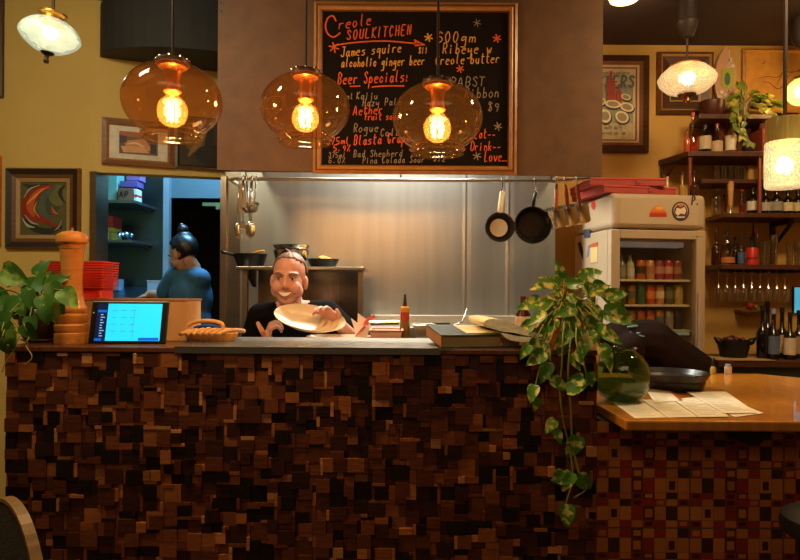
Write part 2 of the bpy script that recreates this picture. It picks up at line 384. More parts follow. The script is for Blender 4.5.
for (w_, h_, tries) in ((5, 5, 60), (5, 4, 160), (4, 5, 60), (4, 4, 1500), (4, 3, 700), (3, 4, 500), (3, 3, 2500), (2, 2, 300)):
    for _ in range(tries):
        i, j = rb.randint(0, nx-w_), rb.randint(0, nz-h_)
        if not any(occ[j+b][i+a] for a in range(w_) for b in range(h_)): put(i, j, w_, h_)
for j in range(nz):
    for i in range(nx):
        if occ[j][i]: continue
        w_ = 1
        while w_ < 4 and i+w_ < nx and not occ[j][i+w_]: w_ += 1
        h_ = 1
        while h_ < 4 and j+h_ < nz and not any(occ[j+h_][i+a] for a in range(w_)): h_ += 1
        put(i, j, w_, h_)
for (i, j, w_, h_) in blocks:
    ar = w_*h_; sm = ar <= 4 or (ar <= 9 and rb.random() < .35)
    c = lin(rb.choice(small if sm and rb.random() < .7 else tones)); k = rb.uniform(.8, 1.15)
    m.col = tuple(x*k for x in c[:3])+(1,)
    dep = rb.choice([0, .003, .006, .009, .013]); g = .0005
    m.bb(BX0+i*ux+g, BX0+(i+w_)*ux-g, BY0+dep-.012, BY0+.034, j*uz+g, (j+h_)*uz-g)
m.col = None
m.build('mosaic_front', attrmat('mosaic', .42, (4, 4, 14), .4, .35, .35), bar, bev=0)
m = MB(); m.bb(BX0-.01, BX1, BY0-.012, BY1, BZ-.02, BZ); m.build('top', wood('5a3018', .35, (18, 3, 3), coat=.2), bar, bev=.004)
xs0, xs1 = at(176, 345, 2.2).x, at(440, 345, 2.2).x
m = MB(); m.bb(xs0, xs1, BY0-.016, BY1-.002, BZ-.001, BZ+.003); m.bb(xs0, xs1, BY0-.016, BY0-.0125, BZ-.02, BZ)
m.build('steel_ledge', steel('8a8278', .42, (1, 25, 1), .1, key='ledge'), bar)

# bench behind the bar
pb = thing('pass_bench', 'stainless steel pass bench tucked behind the tall bar', 'bench', (-.1, 2.78, 0))
PBZ = 1.115
m = MB(); m.bb(-.95, .62, 2.675, 2.9, PBZ-.03, PBZ); m.build('bench_top', STEEL, pb, bev=.004)
for sx in (-.92, .59):
    for sy in (2.7, 2.87): MB().tube([(sx, sy, 0), (sx, sy, PBZ-.03)], .018).build('leg', STEEL, pb)
m = MB(); m.bb(-.92, .59, 2.69, 2.88, .3, .32); m.build('undershelf', STEEL, pb)

# right hand counter
CX0, CY0, CY1 = .725, 2.05, 3.28; CT = at(715, 421, 2.05).z; CX1 = 2.0
cc = thing('service_counter', 'lower polished wooden counter fronted with red brown and tan patterned tiles', 'counter', (1.35, 2.7, 0))
m = MB(); m.prism([V((CX0, CY0, CT-.034)), V((CX1, CY0, CT-.034)), V((CX1, 3.1, CT-.034)), V((1.84, CY1, CT-.034)), V((CX0, CY1, CT-.034))], (0, 0, .034))
m.build('worktop', wood('bf7a26', .28, (14, 2.5, 2), .3, 3, .5, key='top'), cc, bev=.006)
m = MB(); TX0 = BX1+.002; m.bb(TX0+.02, CX1, BY0+.012, 3.2, 0, CT-.035); m.build('carcass', wood('3a2015'), cc)
m = MB(); TW, TH = .323, .2065; ztop = CT-.036
rows = ["lTRkTRTK", "TKTkRTdT", "rRTrkTKT", "RTKoRlTo", "TdTRkTKT", "oTRToRTl"]
rh = [.16, .25, .11, .12, .24, .12]
C_ = {'T': 'b36a30', 'R': '8e2a18', 'K': '43241a', 'D': '5f2416'}
def colr(h, j=.12):
    k = random.uniform(1-j, 1+j); return tuple(x*k for x in lin(h)[:3])+(1,)
ty = BY0+.008
m.col = lin('54483a'); m.bb(TX0, CX1, ty, ty+.003, 0, ztop)
zline = at(690, 468.8, 2.2).z; xline = at(691, 469, 2.2).x
for ti in range(-3, 6):
    for tj in range(-5, 3):
        bx = xline+ti*TW; bz = zline+tj*TH
        z = bz+TH-.002
        for r_ in range(6):
            hh = rh[r_]*(TH-.004)
            for c_ in range(8):
                cw = (TW-.004)/8; xa = bx+.002+c_*cw; za, zb = z-hh, z
                x0_, x1_ = max(xa, TX0), min(xa+cw, CX1); zz0, zz1 = max(za, .0), min(zb, ztop)
                if x1_-x0_ < .004 or zz1-zz0 < .004: continue
                ch = rows[r_][c_]; g = .0007
                base = {'T': 'T', 'R': 'R', 'K': 'K', 'l': 'R', 'k': 'D', 'r': 'R', 'o': 'R', 'd': 'T'}[ch]
                def q(ax, bx_, az, bz_, y, col):
                    ax, bx_, az, bz_ = max(ax, TX0), min(bx_, CX1), max(az, 0), min(bz_, ztop)
                    if bx_-ax < .002 or bz_-az < .002: return
                    m.col = col; m.poly([(ax, y, az), (bx_, y, az), (bx_, y, bz_), (ax, y, bz_)])
                q(xa+g, xa+cw-g, za+g, zb-g, ty-.0006, colr(C_[base]))
                ins = {'l': 'T', 'k': 'T', 'r': 'K', 'o': 'K', 'd': 'K'}.get(ch)
                if ins:
                    d1 = cw*(.24 if ch == 'd' else .18); d2 = hh*(.2 if ch == 'd' else .2)
                    q(xa+d1, xa+cw-d1, za+d2, zb-d2, ty-.0012, colr(C_[ins]))
            z -= hh
m.build('tiled_front', attrmat('tiles', .35, (8, 8, 8), .18, .05, .4), cc)
m = MB(); x0_, x1_ = at(718, 440, 2.15).x, at(772, 440, 2.15).x; z1_ = CT-.035
m.prism([V((x0_, 2.12, z1_)), V((x1_, 2.12, z1_)), V((x1_-.02, 2.12, z1_-.025)), V((x0_+.12, 2.12, z1_-.06)), V((x0_+.09, 2.12, z1_-.06)), V((x0_+.02, 2.12, z1_-.02))], (0, .075, 0))
m.build('bracket', mat('100c0a', .6), cc, bev=.004)

# ================================================================ range hood, rail, light, board
HY = 2.95; HX0, HX1 = at(217.5, 100, HY).x, at(602.5, 100, HY).x
HZ = at(400, 173, HY).z
HM = mat('6b4b30', .6, .15, .22, 14, .04, key='hood')
hood = thing('range_hood', 'big brown metal extractor hood hanging over the cooking line', 'range hood', (.04, 3.4, HZ))
def hz(x): return HZ - (x-HX0)/(HX1-HX0)*.018 + .009
m = MB(); T = .02
for (xa, xb, ya, yb) in ((HX0, HX1, HY, HY+T), (HX0, HX0+T, HY+T, 3.86), (HX1-T, HX1, HY+T, 3.86)):
    z0a, z0b = hz(xa), hz(xb); rise = .17 if yb > 3.5 else 0
    m.add([V((xa, ya, z0a)), V((xb, ya, z0b)), V((xb, yb, z0b+rise)), V((xa, yb, z0a+rise)), V((xa, ya, CEIL)), V((xb, ya, CEIL)), V((xb, yb, CEIL)), V((xa, yb, CEIL))],
          [(3, 2, 1, 0), (4, 5, 6, 7), (0, 1, 5, 4), (1, 2, 6, 5), (2, 3, 7, 6), (3, 0, 4, 7)])
m.build('shell', HM, hood)
m = MB(); m.bb(HX0+T, HX1-T, HY+T, HY+T+.05, HZ+.012, HZ+.03); m.build('gutter', steel('8a7a66', .4), hood)
m = MB(); m.bb(HX0+T, HX1-T, 3.3, 3.84, 2.56, 2.58); m.build('filter_panel', steel('99907e', .4), hood)
m = MB(); m.tube([(-.62, 3.45, 2.53), (.66, 3.45, 2.53)], .014); m.build('light_tube', mat('fff0d0', .5, var=0, emit=6), hood)
m = MB()
p0 = at(217.6, 0, HY); m.bb(HX0+.002, HX0+.03, HY-.001, HY, at(222, 14, HY).z, at(222, -6, HY).z); m.build('corner_plate', mat('5a4632', .6), hood)
for v in (3, 11): MB().ell(at(221, v, HY-.001), (.004, .002, .004), 8, 6).build('screw', steel('555045'), hood)
ra = [at(226, 168, 3.2), at(245, 176.5, 3.03), at(252, 178, 3.01)] ; rc = [at(555, 182, 3.01), at(562, 181, 3.03), at(596, 175.5, 3.3)]
RZ = at(400, 180, 3.01).z
ra = [V((HX0+.04, 3.25, RZ)), V((HX0+.04, 3.04, RZ)), V((HX0+.07, 3.01, RZ))]; rc = [V((HX1-.2, 3.01, RZ)), V((HX1-.17, 3.015, RZ+.004)), V((HX1-.03, 3.03, RZ+.018))]
rail = MB().tube(ra+rc, .0085, 10).build('utensil_rail', steel('cfc9b8', .4), hood)
for x in (HX0+.12, 0, HX1-.22): MB().tube([(x, 3.01, RZ), (x, 3.0, RZ+.03), (x, 2.972, HZ+.012)], .004).build('hanger', steel('99907e'), rail)

BD = 2.946
def bp(u, v): return at(u, v, BD)
bx0, bx1 = at(314, 90, BD).x, at(516.5, 90, BD).x; bz1 = at(415, 4, BD).z; bz0 = at(415, 174.5, BD).z
brd = thing('chalkboard', 'gilt framed chalkboard menu with orange and yellow handwriting on the hood', 'chalkboard', ((bx0+bx1)/2, HY, bz0))
GOLD = wood('a8743a', .35, (3, 3, 3), .25, 8, key='gilt'); GOLD2 = mat('d0954a', .35, .3, .2, 20); BRN = wood('5a3016', .4)
def frame(par, x0, x1, z0, z1, y, cols, ws, ds, name='frame'):
    m = MB(); ins = 0; rs = [[(x0, y), ]]
    def ring(i, yy): return [V((x0+i, yy, z0+i)), V((x1-i, yy, z0+i)), V((x1-i, yy, z1-i)), V((x0+i, yy, z1-i))]
    r = [ring(0, y), ring(0, y-ds[0])]; mi = [0]
    for k, w_ in enumerate(ws):
        ins += w_; r.append(ring(ins, y-ds[k+1])); mi.append(k)
    r.append(ring(ins, y)); mi.append(len(ws)-1)
    for k in range(len(r)-1): m.use(mi[k]); m.rings([r[k], r[k+1]])
    return m.build(name, cols, par), ins
f_, ins = frame(brd, bx0, bx1, bz0, bz1, HY-.004, [GOLD, BRN, GOLD2, GOLD, BRN], [.012, .006, .008, .010, .005], [.02, .026, .02, .026, .018, .012])
m = MB(); m.bb(bx0+ins-.002, bx1-ins+.002, HY-.010, HY-.004, bz0+ins-.002, bz1-ins+.002)
m.build('slate', mat('150d0a', .9, 0, .25, 6, 0, 0, .2), brd)
CY_ = HY-.0112
def BP(u, v): p = at(u, v, CY_); return p
OR, YE, WH = mat('f0602a', .9, var=.25, scale=150), mat('f2a63c', .9, var=.25, scale=150), mat('9a8a78', .9, var=.35, scale=150)
mo, my, mw = MB(), MB(), MB()
random.seed(3)
S = lambda mb, t, x, y, h, w_, sl=0, th=1.0: strokes(mb, t, x, y, h, w_, sl, BP, th)
def curve(mb, pts, th=1.1): line2(mb, catmull([V((a, b, 0)) for a, b in pts], 6), th, BP)
curve(mo, [(336, 21), (333, 16), (328, 18), (325.5, 26), (328, 34), (334, 37), (340, 33)], 1.5)
S(mo, 'reole', 338, 29, 11, 34, -.16, 1.3); S(mo, 'SOUL', 346, 39.5, 9, 25, -.1, 1.4); S(mo, 'KITCHEN', 371, 37.5, 10, 41, -.08, 1.4)
curve(mo, [(333, 45.5), (355, 42.5), (385, 41), (420, 44)], 1.4); mo.poly([BP(414, 39), BP(426, 45), BP(415, 46.5)])
def star(mb, x, y, r, th=1.3):
    for k in range(3):
        a = math.pi*k/3+.3; line2(mb, [V((x-r*math.cos(a), y-r*math.sin(a), 0)), V((x+r*math.cos(a), y+r*math.sin(a), 0))], th, BP)
star(mo, 334, 47.5, 5); star(my, 428.5, 37.5, 4); star(mo, 497, 38.5, 4); star(mo, 460, 69, 3.5); star(mw, 498, 126.5, 4, 1); star(mw, 477, 156, 4, 1); star(mw, 477, 23, 4, .6)
S(my, 'James squire', 340, 56.5, 9.5, 62, -.08, 1.2); S(my, '$11', 418, 53.5, 6, 10, 0, .9)
S(my, 'alcoholic ginger beer', 341, 67, 9, 84, -.03, 1.2)
S(mo, 'Beer Specials:', 337, 84, 11, 73, -.04, 1.4); curve(mo, [(350, 86.5), (360, 86)], 1.2); curve(mo, [(372, 87), (385, 86), (404, 86)], 1.3)
S(my, '600gm', 436, 42, 10, 40, .0, 1.2); S(my, 'Ribeye w', 442, 53.5, 10, 50, -.01, 1.2); S(my, 'Creole butter', 435, 64.5, 9.5, 65, -.03, 1.2)
S(mw, 'PABST', 450, 86.5, 9, 36, -.02, 1.1); S(mw, 'Ribbon', 464, 98, 10, 36, -.03, 1.1); S(mw, '$9', 487, 111, 9, 13, .05, 1.1)
S(mw, 'ml', 345, 99, 6, 9); S(mw, 'Kaiju', 356, 99, 7, 22); S(mw, 'Hazy Pale', 362, 106, 7, 40, -.03)
S(mo, 'Aether', 353, 115, 9, 30, -.06, 1.2); S(mo, 'fruit sour', 364, 120, 7, 36, -.02, 1.1); S(mw, 'Rogue', 353, 132, 8, 26, -.03); S(mw, 'Cold', 380, 136, 7, 20, -.03)
S(mo, '375ml', 326, 144.5, 6.5, 24, -.04, 1.1); S(mo, 'Blasta Grape', 353, 145, 9.5, 58, -.06, 1.3); S(mo, '5.9%', 333, 151, 6, 18, 0, 1.1)
S(mw, '375ml', 328, 157.5, 5, 18, 0, .8); S(mw, 'Bad Shepherd', 353, 157, 6.5, 50, -.02, .8); S(mw, '6.0%', 328, 163, 5, 18, 0, .8); S(mw, 'Pina Colada Sour', 362, 163.5, 6.5, 63, -.02, .8); S(mw, '$12', 433, 161.5, 5.5, 13, 0, .8)
S(mo, 'Eat--', 474, 138, 9, 22, 0, 1.2); S(mo, 'Drink--', 470, 150.5, 9, 31, 0, 1.2); S(mo, 'Love__', 484, 161, 10, 27, 0, 1.3)
tag(mo.build('lettering', OR, brd), 'orange chalk lettering'); tag(my.build('lettering', YE, brd), 'yellow chalk lettering'); tag(mw.build('lettering', WH, brd), 'faint white chalk lettering')

# ================================================================ lamps
AMBER = glass('amber', (.70, .45, .25), .05, .009, (1, .5, .2)); BULBG = glass('bulb', (.98, .88, .62), .04, .035, (1, .66, .26))
FIL = mat('ffd070', .5, var=0, emit=40); BRASS = mat('c98240', .35, .7, .15, 10); CORD = mat('2a1a12', .6)
def pendant(u, v, D, label):
    c = at(u, v, D); r = .1465
    t = thing('globe_pendant', label, 'pendant lamp', (c.x, c.y, c.z), 0, 'amber glass globe pendants over the bar')
    pr = []
    for k in range(2, 29):
        a = math.pi*k/30
        pr.append((r*math.sin(a)**.92, r*.76*math.cos(a)))
    pr = [(.045, r*.76)]+pr[1:]
    zb = pr[-1][1]; pr = [q for q in pr if q[1] > -r*.66]; zb = pr[-1][1]
    pr += [(r*.63, zb-.006), (r*.585, zb-.010), (r*.56, zb-.014), (r*.585, zb-.022)]
    MB().lathe(pr, c, 56, cap0=False, cap1=False).build('glass_globe', AMBER, t, smooth='all')
    tp = c.z+r*.76
    MB().lathe([(.001, .014), (.045, .012), (.052, .004), (.052, -.004), (.001, -.004)], (c.x, c.y, tp), 24).build('cap_plate', mat('6a4a34', .35, .6), t, smooth=True)
    m = MB()
    for k in range(9): a = 2*math.pi*k/9; m.ell((c.x+.045*math.cos(a), c.y+.045*math.sin(a), tp+.01), .006, 8, 6)
    m.build('cap_stud', steel('d8d0c0', .2), t)
    MB().lathe([(.001, -.004), (.04, -.004), (.042, -.012), (.028, -.02), (.024, -.03), (.020, -.05), (.026, -.085), (.021, -.09), (.001, -.09)], (c.x, c.y, tp), 24).build('lamp_holder', BRASS, t, smooth=True)
    MB().tube([(c.x, c.y, tp+.01), (c.x, c.y, CEIL)], .0045).build('cord', CORD, t)
    bz = tp-.09
    b = MB().lathe([(.013, 0), (.015, -.006), (.024, -.013), (.036, -.024), (.043, -.040), (.0455, -.055), (.043, -.071), (.035, -.087), (.02, -.098), (.001, -.102)], (c.x, c.y, bz), 28, cap0=False).build('bulb', BULBG, t, smooth='all')
    m = MB()
    for k in range(6):
        a = 2*math.pi*k/6; x, y = .015*math.cos(a), .015*math.sin(a)
        m.tube([(c.x+x*.9, c.y+y*.9, bz-.026), (c.x+x, c.y+y, bz-.085)], .0022, 6)
    m.build('filament', FIL, b)
    MB().tube([(c.x, c.y, bz), (c.x, c.y, bz-.05)], [.006, .003], 8).build('stem', mat('d8b080', .3), b)
    point('pendant_bulb_light', (c.x, c.y, bz-.056), 16, (1, .72, .40), .03)
pendant(172.5, 100.5, 1.93, 'amber glass globe pendant nearest the dark bulkhead')
pendant(305.5, 108, 2.12, 'amber glass globe pendant over the chalkboard’s bottom corner, middle one of three')
pendant(437.5, 118, 2.08, 'amber glass globe pendant hanging in front of the chalkboard menu')

# white glass lamp by the yellow wall
D = 2.5; c = at(50, 35.5, D); t = thing('white_glass_pendant', 'white frosted glass bowl lamp with dark finial by the yellow wall', 'pendant lamp', c)
TL = Matrix.Rotation(R(8), 3, 'Y')
r = 28.5*D/F
pr = [(r*.34, r*.55), (r*.6, r*.48), (r*.88, r*.25), (r*.99, 0), (r*.97, -.012), (r*.82, -r*.3), (r*.5, -r*.52), (r*.25, -r*.6), (.001, -r*.6)]
pr = [(max(p.x, .001), p.z) for p in catmull([(a, 0, b) for a, b in pr], 4)]
MB().lathe(pr, c, 40, TL, cap0=False).build('shade', lampglass('white', (.86, 1, .80), .5, .15, 40, .25, .45, .5), t, smooth='all')
MB().lathe([(r*.36, r*.42), (r*.36, r*.66), (r*.46, r*.72), (r*.46, r*.78), (r*.3, r*.8), (.01, r*.82)], c, 28, TL).build('gallery', mat('c89038', .3, .8), t, smooth=True)
MB().lathe([(.001, -r*.56), (r*.24, -r*.58), (r*.2, -r*.66), (r*.07, -r*.72), (r*.07, -r*.84), (r*.1, -r*.9), (.008, -r*.98)], c, 20, TL).build('finial', mat('3a241c', .35, .6), t, smooth=True)
q = c+TL @ V((0, 0, r*.8)); MB().tube([q, (q.x, q.y, CEIL)], .006).build('stem', mat('3a241c', .35, .6), t)
MB().ell(c+V((0, 0, .01)), .026, 20, 14).build('bulb', mat('fff6e0', .5, var=0, emit=5), t, smooth='all')
point('white_lamp_light', c+V((0, 0, .01)), 7, (1, .93, .68), .03)

# textured disc lamp on the right
D = 3.5; c = at(687, 79, D); r = 28*D/F
t = thing('disc_pendant', 'textured clear glass disc lamp beside the framed small picture', 'pendant lamp', c)
MB().lathe([(r*.35, r*.52), (r*.65, r*.40), (r*.9, r*.17), (r, 0), (r*.93, -r*.2), (r*.7, -r*.42), (r*.35, -r*.56), (.001, -r*.58)], c, 40, cap0=False).build('shade', lampglass('disc', (1, .72, .36), .75, .15, 110, .9), t, smooth='all')
MB().lathe([(.001, r*.56), (r*.45, r*.54), (r*.48, r*.48), (r*.3, r*.45), (.001, r*.45)], c, 24).build('gallery', mat('c8823a', .3, .7), t, smooth=True)
MB().lathe([(.001, -r*.5), (r*.35, -r*.52), (r*.3, -r*.6), (r*.12, -r*.68), (r*.13, -r*.8), (.001, -r*.92)], c, 20).build('finial', mat('7a4a24', .35, .6), t, smooth=True)
zc = at(687, 38, D).z
MB().tube([c+V((0, 0, r*.54)), (c.x, c.y, zc)], .006).build('cord', CORD, t)
MB().lathe([(.02, 0), (.034, .01), (.058, .085), (.05, .1), (.05, CEIL-zc), (.001, CEIL-zc)], (c.x, c.y, zc), 20).build('ceiling_cup', mat('2c1e1a', .5), t, smooth=True)
MB().ell(c, .03, 20, 14).build('bulb', mat('ffdca0', .5, var=0, emit=8), t, smooth='all')
point('disc_lamp_light', c, 6, (1, .68, .32), .035)

# square textured jar lamp
D = 2.6; c = at(784.5, 165, D); r = 18*D/F; h = 23*D/F
t = thing('jar_pendant', 'squarish pebbled glass jar lamp with a brass top, glowing', 'pendant lamp', c)
m = MB(); m.lathe([(r*.7, h), (r*.97, h*.97), (r, h*.9), (r*1.02, 0), (r, -h*.92), (r*.94, -h), (r*.1, -h)], c, 36, cap0=False); m.build('shade', lampglass('jar', (1, .78, .42), .8, .15, 90, 1), t, smooth='all')
MB().lathe([(.001, h*2.0), (r*.93, h*2.0), (r*.95, h*1.9), (r*.93, h*1.05), (r*.98, h*.98), (.001, h*.98)], c, 36).build('cap', mat('b8a258', .3, .3, .3, 3, 0, 0, None, (40, 40, 1)), t, smooth=True)
MB().tube([c+V((0, 0, h*2)), (c.x, c.y, CEIL)], .008).build('rod', CORD, t)
MB().ell(c, .03, 20, 14).build('bulb', mat('ffe4b0', .5, var=0, emit=10), t, smooth='all')
point('jar_lamp_light', c, 9, (1, .70, .36), .035)

# globe lamp at the right edge
D = 3.8; c = at(801, 92, D); r = 13.5*D/F
t = thing('globe_lamp', 'round frosted yellow globe lamp at the edge near the line drawing', 'pendant lamp', c)
MB().ell(c, r, 28, 18).build('globe', lampglass('globe', (1, .66, .2), 1.5, .15, 20, .05), t, smooth='all')
MB().lathe([(.001, r*1.15), (r*.5, r*1.12), (r*.55, r*.9), (.001, r*.85)], c, 20).build('gallery', mat('7a5a2c', .35, .7), t, smooth=True)
MB().tube([c+V((0, 0, r)), (c.x, c.y, CEIL)], .006).build('cord', CORD, t)
zc = at(801, 46, D).z
MB().lathe([(.03, 0), (.05, .03), (.06, .1), (.06, CEIL-zc), (.001, CEIL-zc)], (c.x, c.y, zc), 18).build('ceiling_cup', mat('2c1e1a', .5), t, smooth=True)
MB().ell(c, .025, 20, 14).build('bulb', mat('ffd890', .5, var=0, emit=8), t, smooth='all')
point('globe_lamp_light', c, 45, (1, .68, .26), .03)
# flush ceiling light, just above the frame
p = at(624, 0, 3.48); p.z = CEIL
t = thing('ceiling_light', 'small flush ceiling light against the dark ceiling beside the hood', 'ceiling light', p)
MB().lathe([(.10, 0), (.10, -.012), (.085, -.02)], p, 28).build('rim', mat('c8a060', .4, .5), t, smooth=True)
MB().lathe([(.085, -.018), (.075, -.045), (.04, -.06), (.001, -.064)], p, 28).build('diffuser', mat('ffe0a0', .4, var=0, emit=2.2), t, smooth='all')
point('ceiling_light_lamp', p+V((0, 0, -.12)), 2.5, (1, .7, .35), .05)
# ================================================================ pictures on the walls
def picture(name, label, cat, u0, u1, v0, v1, D, frame_cols, ws, ds, artist=None, canvas='e0d0b0', yaw=0, sink=0):
    a, b = at(u0, (v0+v1)/2, D), at(u1, (v0+v1)/2, D); w_ = (b.x-a.x)/max(.2, math.cos(yaw)) ; zt_, zb_ = at((u0+u1)/2, v0, D).z, at((u0+u1)/2, v1, D).z
    t = thing(name, label, cat, ((a.x+b.x)/2, D, zb_), yaw); h_ = zt_-zb_
    m = MB()
    def ring(i, y): return [V((-w_/2+i, y, i)), V((w_/2-i, y, i)), V((w_/2-i, y, h_-i)), V((-w_/2+i, y, h_-i))]
    r = [ring(0, 0), ring(0, -ds[0])]; mi = [0]; ins = 0
    for k, q in enumerate(ws): ins += q; r.append(ring(ins, -ds[k+1])); mi.append(k)
    r.append(ring(ins, 0)); mi.append(len(ws)-1)
    for k in range(len(r)-1): m.use(mi[k]); m.rings([r[k], r[k+1]])
    m.build('frame', frame_cols, t, local=True)
    m = MB(); mats = [mat(canvas, .7)]
    m.bb(-w_/2+ins-.001, w_/2-ins+.001, -.006, -.002, ins-.001, h_-ins+.001)
    iw, ih = w_-2*ins, h_-2*ins
    if artist:
        for k, (hexc, pts) in enumerate(artist):
            mm = mat(hexc, .6, var=.2, scale=25)
            if mm not in mats: mats.append(mm)
            m.use(mats.index(mm)); y = -.0065-.0004*k
            m.poly([V((-iw/2+x*iw, y, ins+(1-z)*ih)) for x, z in pts])
    m.build('picture', mats, t, local=True)
    return t
def blob(cx, cy, rx, ry, n=18, rot=0):
    return [(cx+rx*math.cos(2*math.pi*k/n)*math.cos(rot)-ry*math.sin(2*math.pi*k/n)*math.sin(rot), cy+rx*math.cos(2*math.pi*k/n)*math.sin(rot)+ry*math.sin(2*math.pi*k/n)*math.cos(rot)) for k in range(n)]
def swoosh(pts, ws):                       # curved brush stroke with varying width
    c = catmull([V((x, y, 0)) for x, y in pts], 6); n = len(c); L_, R_ = [], []
    for i, p in enumerate(c):
        d = (c[min(i+1, n-1)]-c[max(i-1, 0)]).normalized(); q = V((-d.y, d.x, 0))
        s = i/(n-1)*(len(ws)-1); k = min(int(s), len(ws)-2); w_ = ws[k]+(ws[k+1]-ws[k])*(s-k)
        L_.append(p+q*w_/2); R_.append(p-q*w_/2)
    return [(p.x, p.y) for p in L_+R_[::-1]]
rr = random.Random(5)
art = [('57562a', [(0, 0), (1, 0), (1, 1), (0, 1)]), ('2c3020', swoosh([(.05, .05), (.3, .1), (.6, .04)], [.02, .12, .03])),
       ('3f4a34', blob(.62, .4, .25, .22)), ('6a6a34', blob(.8, .25, .2, .2)), ('20281e', swoosh([(.05, .6), (.25, .85), (.6, .93), (.9, .85)], [.03, .12, .12, .05])),
       ('22281c', swoosh([(.95, .05), (.85, .2), (.95, .4)], [.03, .1, .03])), ('4d5c50', swoosh([(.75, .08), (.5, .3), (.48, .55), (.68, .75)], [.05, .14, .16, .06])),
       ('8a2a10', swoosh([(.72, .06), (.4, .16), (.16, .42), (.2, .62), (.55, .73), (.85, .9)], [.02, .16, .3, .24, .1, .02])),
       ('c2541a', swoosh([(.62, .09), (.36, .2), (.2, .45), (.3, .65)], [.02, .09, .16, .05])), ('d8a040', swoosh([(.5, .12), (.3, .28), (.14, .42)], [.01, .04, .015])),
       ('c8913c', swoosh([(.36, .36), (.3, .52), (.42, .68)], [.01, .04, .01])), ('b8b8a0', swoosh([(.04, .68), (.16, .82), (.32, .86)], [.01, .05, .01])), ('b0b09a', swoosh([(.1, .62), (.24, .76), (.4, .8)], [.01, .035, .01])),
       ('b0b09a', swoosh([(.08, .3), (.2, .14), (.42, .06)], [.01, .03, .01])), ('b03a18', swoosh([(.68, .45), (.72, .56), (.82, .61)], [.02, .07, .02])), ('d09a4c', swoosh([(.7, .5), (.75, .57), (.82, .6)], [.005, .02, .005])),
       ('9a9a80', swoosh([(.74, .92), (.84, .84), (.9, .72)], [.01, .03, .01])), ('8a2a10', swoosh([(.6, .78), (.72, .84), (.84, .82)], [.01, .03, .01]))]
FB, FT, FK = wood('6a4526', .4, key='fb'), mat('a98a58', .5, key='ft'), mat('2a1c14', .5, key='fk')
picture('abstract_painting', 'square abstract painting of an orange crescent swirl in a brown frame', 'painting', 7.5, 81.5, 168.5, 249, 3.618, [wood('7d5a30', .4), FK, FB, FT], [.008, .03, .02, .02], [.02, .035, .025, .018, .012], art, '57562a')
yawB = math.atan2(.26, XB-XA)
def onB(u): # depth of the lintel wall under a picture column
    k = (u-400)/F; dx = XB-XA; s = (k*3.62-XA)/(dx-.26*k); return 3.62+.26*s
dm = onB(139)
street = [('d8d0bc', [(0, 0), (1, 0), (1, 1), (0, 1)]), ('6a5a48', [(.17, .16), (.83, .16), (.83, .84), (.17, .84)]), ('a8623a', [(.17, .16), (.5, .16), (.8, .4), (.17, .28)]), ('c98a50', [(.25, .45), (.6, .35), (.75, .7), (.3, .75)]),
          ('4a3c40', [(.17, .3), (.3, .3), (.3, .5), (.17, .52)]), ('d8a070', [(.2, .62), (.55, .58), (.7, .78), (.24, .8)]), ('3a3038', [(.7, .5), (.8, .5), (.8, .8), (.7, .78)]), ('e0c8a0', swoosh([(.3, .55), (.45, .5), (.6, .6)], [.02, .06, .02]))]
picture('street_print', 'small wood framed street scene print with a white mat above the opening', 'picture', 107.5, 170, 121, 166.5, dm-.006, [wood('7a4f28', .4), wood('a0703c', .4)], [.025, .012], [.02, .025, .012], street, 'd8d0bc', yawB)
dm = onB(203)
dark = [('3a2a14', [(0, 0), (1, 0), (1, 1), (0, 1)]), ('6a5020', blob(.35, .4, .25, .3)), ('1c140c', blob(.75, .75, .4, .25)), ('8a6a2c', swoosh([(.2, .8), (.4, .5), (.6, .2)], [.04, .14, .04])), ('241a10', swoosh([(.7, .1), (.65, .5), (.7, .8)], [.1, .2, .1]))]
picture('dark_oil_painting', 'dark brown oil painting partly behind the first amber globe pendant', 'painting', 178, 226, 118, 170.5, dm-.007, [wood('5a3a1e', .4), FK], [.016, .008], [.02, .025, .012], dark, '3a2a14', yawB)
picture('wall_picture', 'dark framed picture cut off at the edge beside the white bowl lamp', 'picture', -60, 4.5, -16, 98, 3.618, [wood('4a2a1c', .4), FB], [.03, .01], [.02, .03, .012], [('c8a878', [(0, 0), (1, 0), (1, 1), (0, 1)])], 'c8a878')
picture('wall_picture', 'orange edged picture cut off beside the abstract crescent painting', 'picture', -40, 1.6, 156, 246, 3.618, [mat('d06a20', .4), FB], [.02, .01], [.02, .03, .012], [('c87838', [(0, 0), (1, 0), (1, 1), (0, 1)])], 'c87838')

BW = 4.218
oy = [('b8a678', [(0, 0), (1, 0), (1, 1), (0, 1)]), ('8a8a72', [(0, .2), (1, .2), (1, .78), (0, .8)])]
po = picture('oyster_poster', 'framed seafood poster with bottles and open oyster shells beside the hood', 'poster', 560, 648, 56, 153, BW, [wood('42261a', .4), mat('7a4a2c', .5), mat('c0a070', .5), mat('6a3020', .5), mat('c0a070', .5)], [.045, .02, .014, .008, .016], [.02, .035, .02, .016, .012, .01], oy, 'b8a678')
def pst(u, v, lift=.014): p = at(u, v, BW-lift); return p
m1, m2, m3, m4, m5 = MB(), MB(), MB(), MB(), MB()
random.seed(4)
def PT(u, v): return pst(u, v, .0155)
for dx in (0, .5, 1.0): strokes(m1, 'OYSTERS', 580+dx, 87.5, 11, 55, -.01, PT, 1.6, .0)
strokes(m1, 'fresh  oysters', 596, 74, 3, 34, 0, PT, .6, .05); strokes(m1, 'served on ice', 600, 134, 3, 26, 0, PT, .5, .05); strokes(m1, 'half shell daily', 596, 128.5, 3, 26, 0, PT, .5, .05)
m1.build('lettering', mat('4a5560', .6), po) if False else None
def poly_uv(mb, pts, lift): mb.poly([pst(u, v, lift) for u, v in pts])
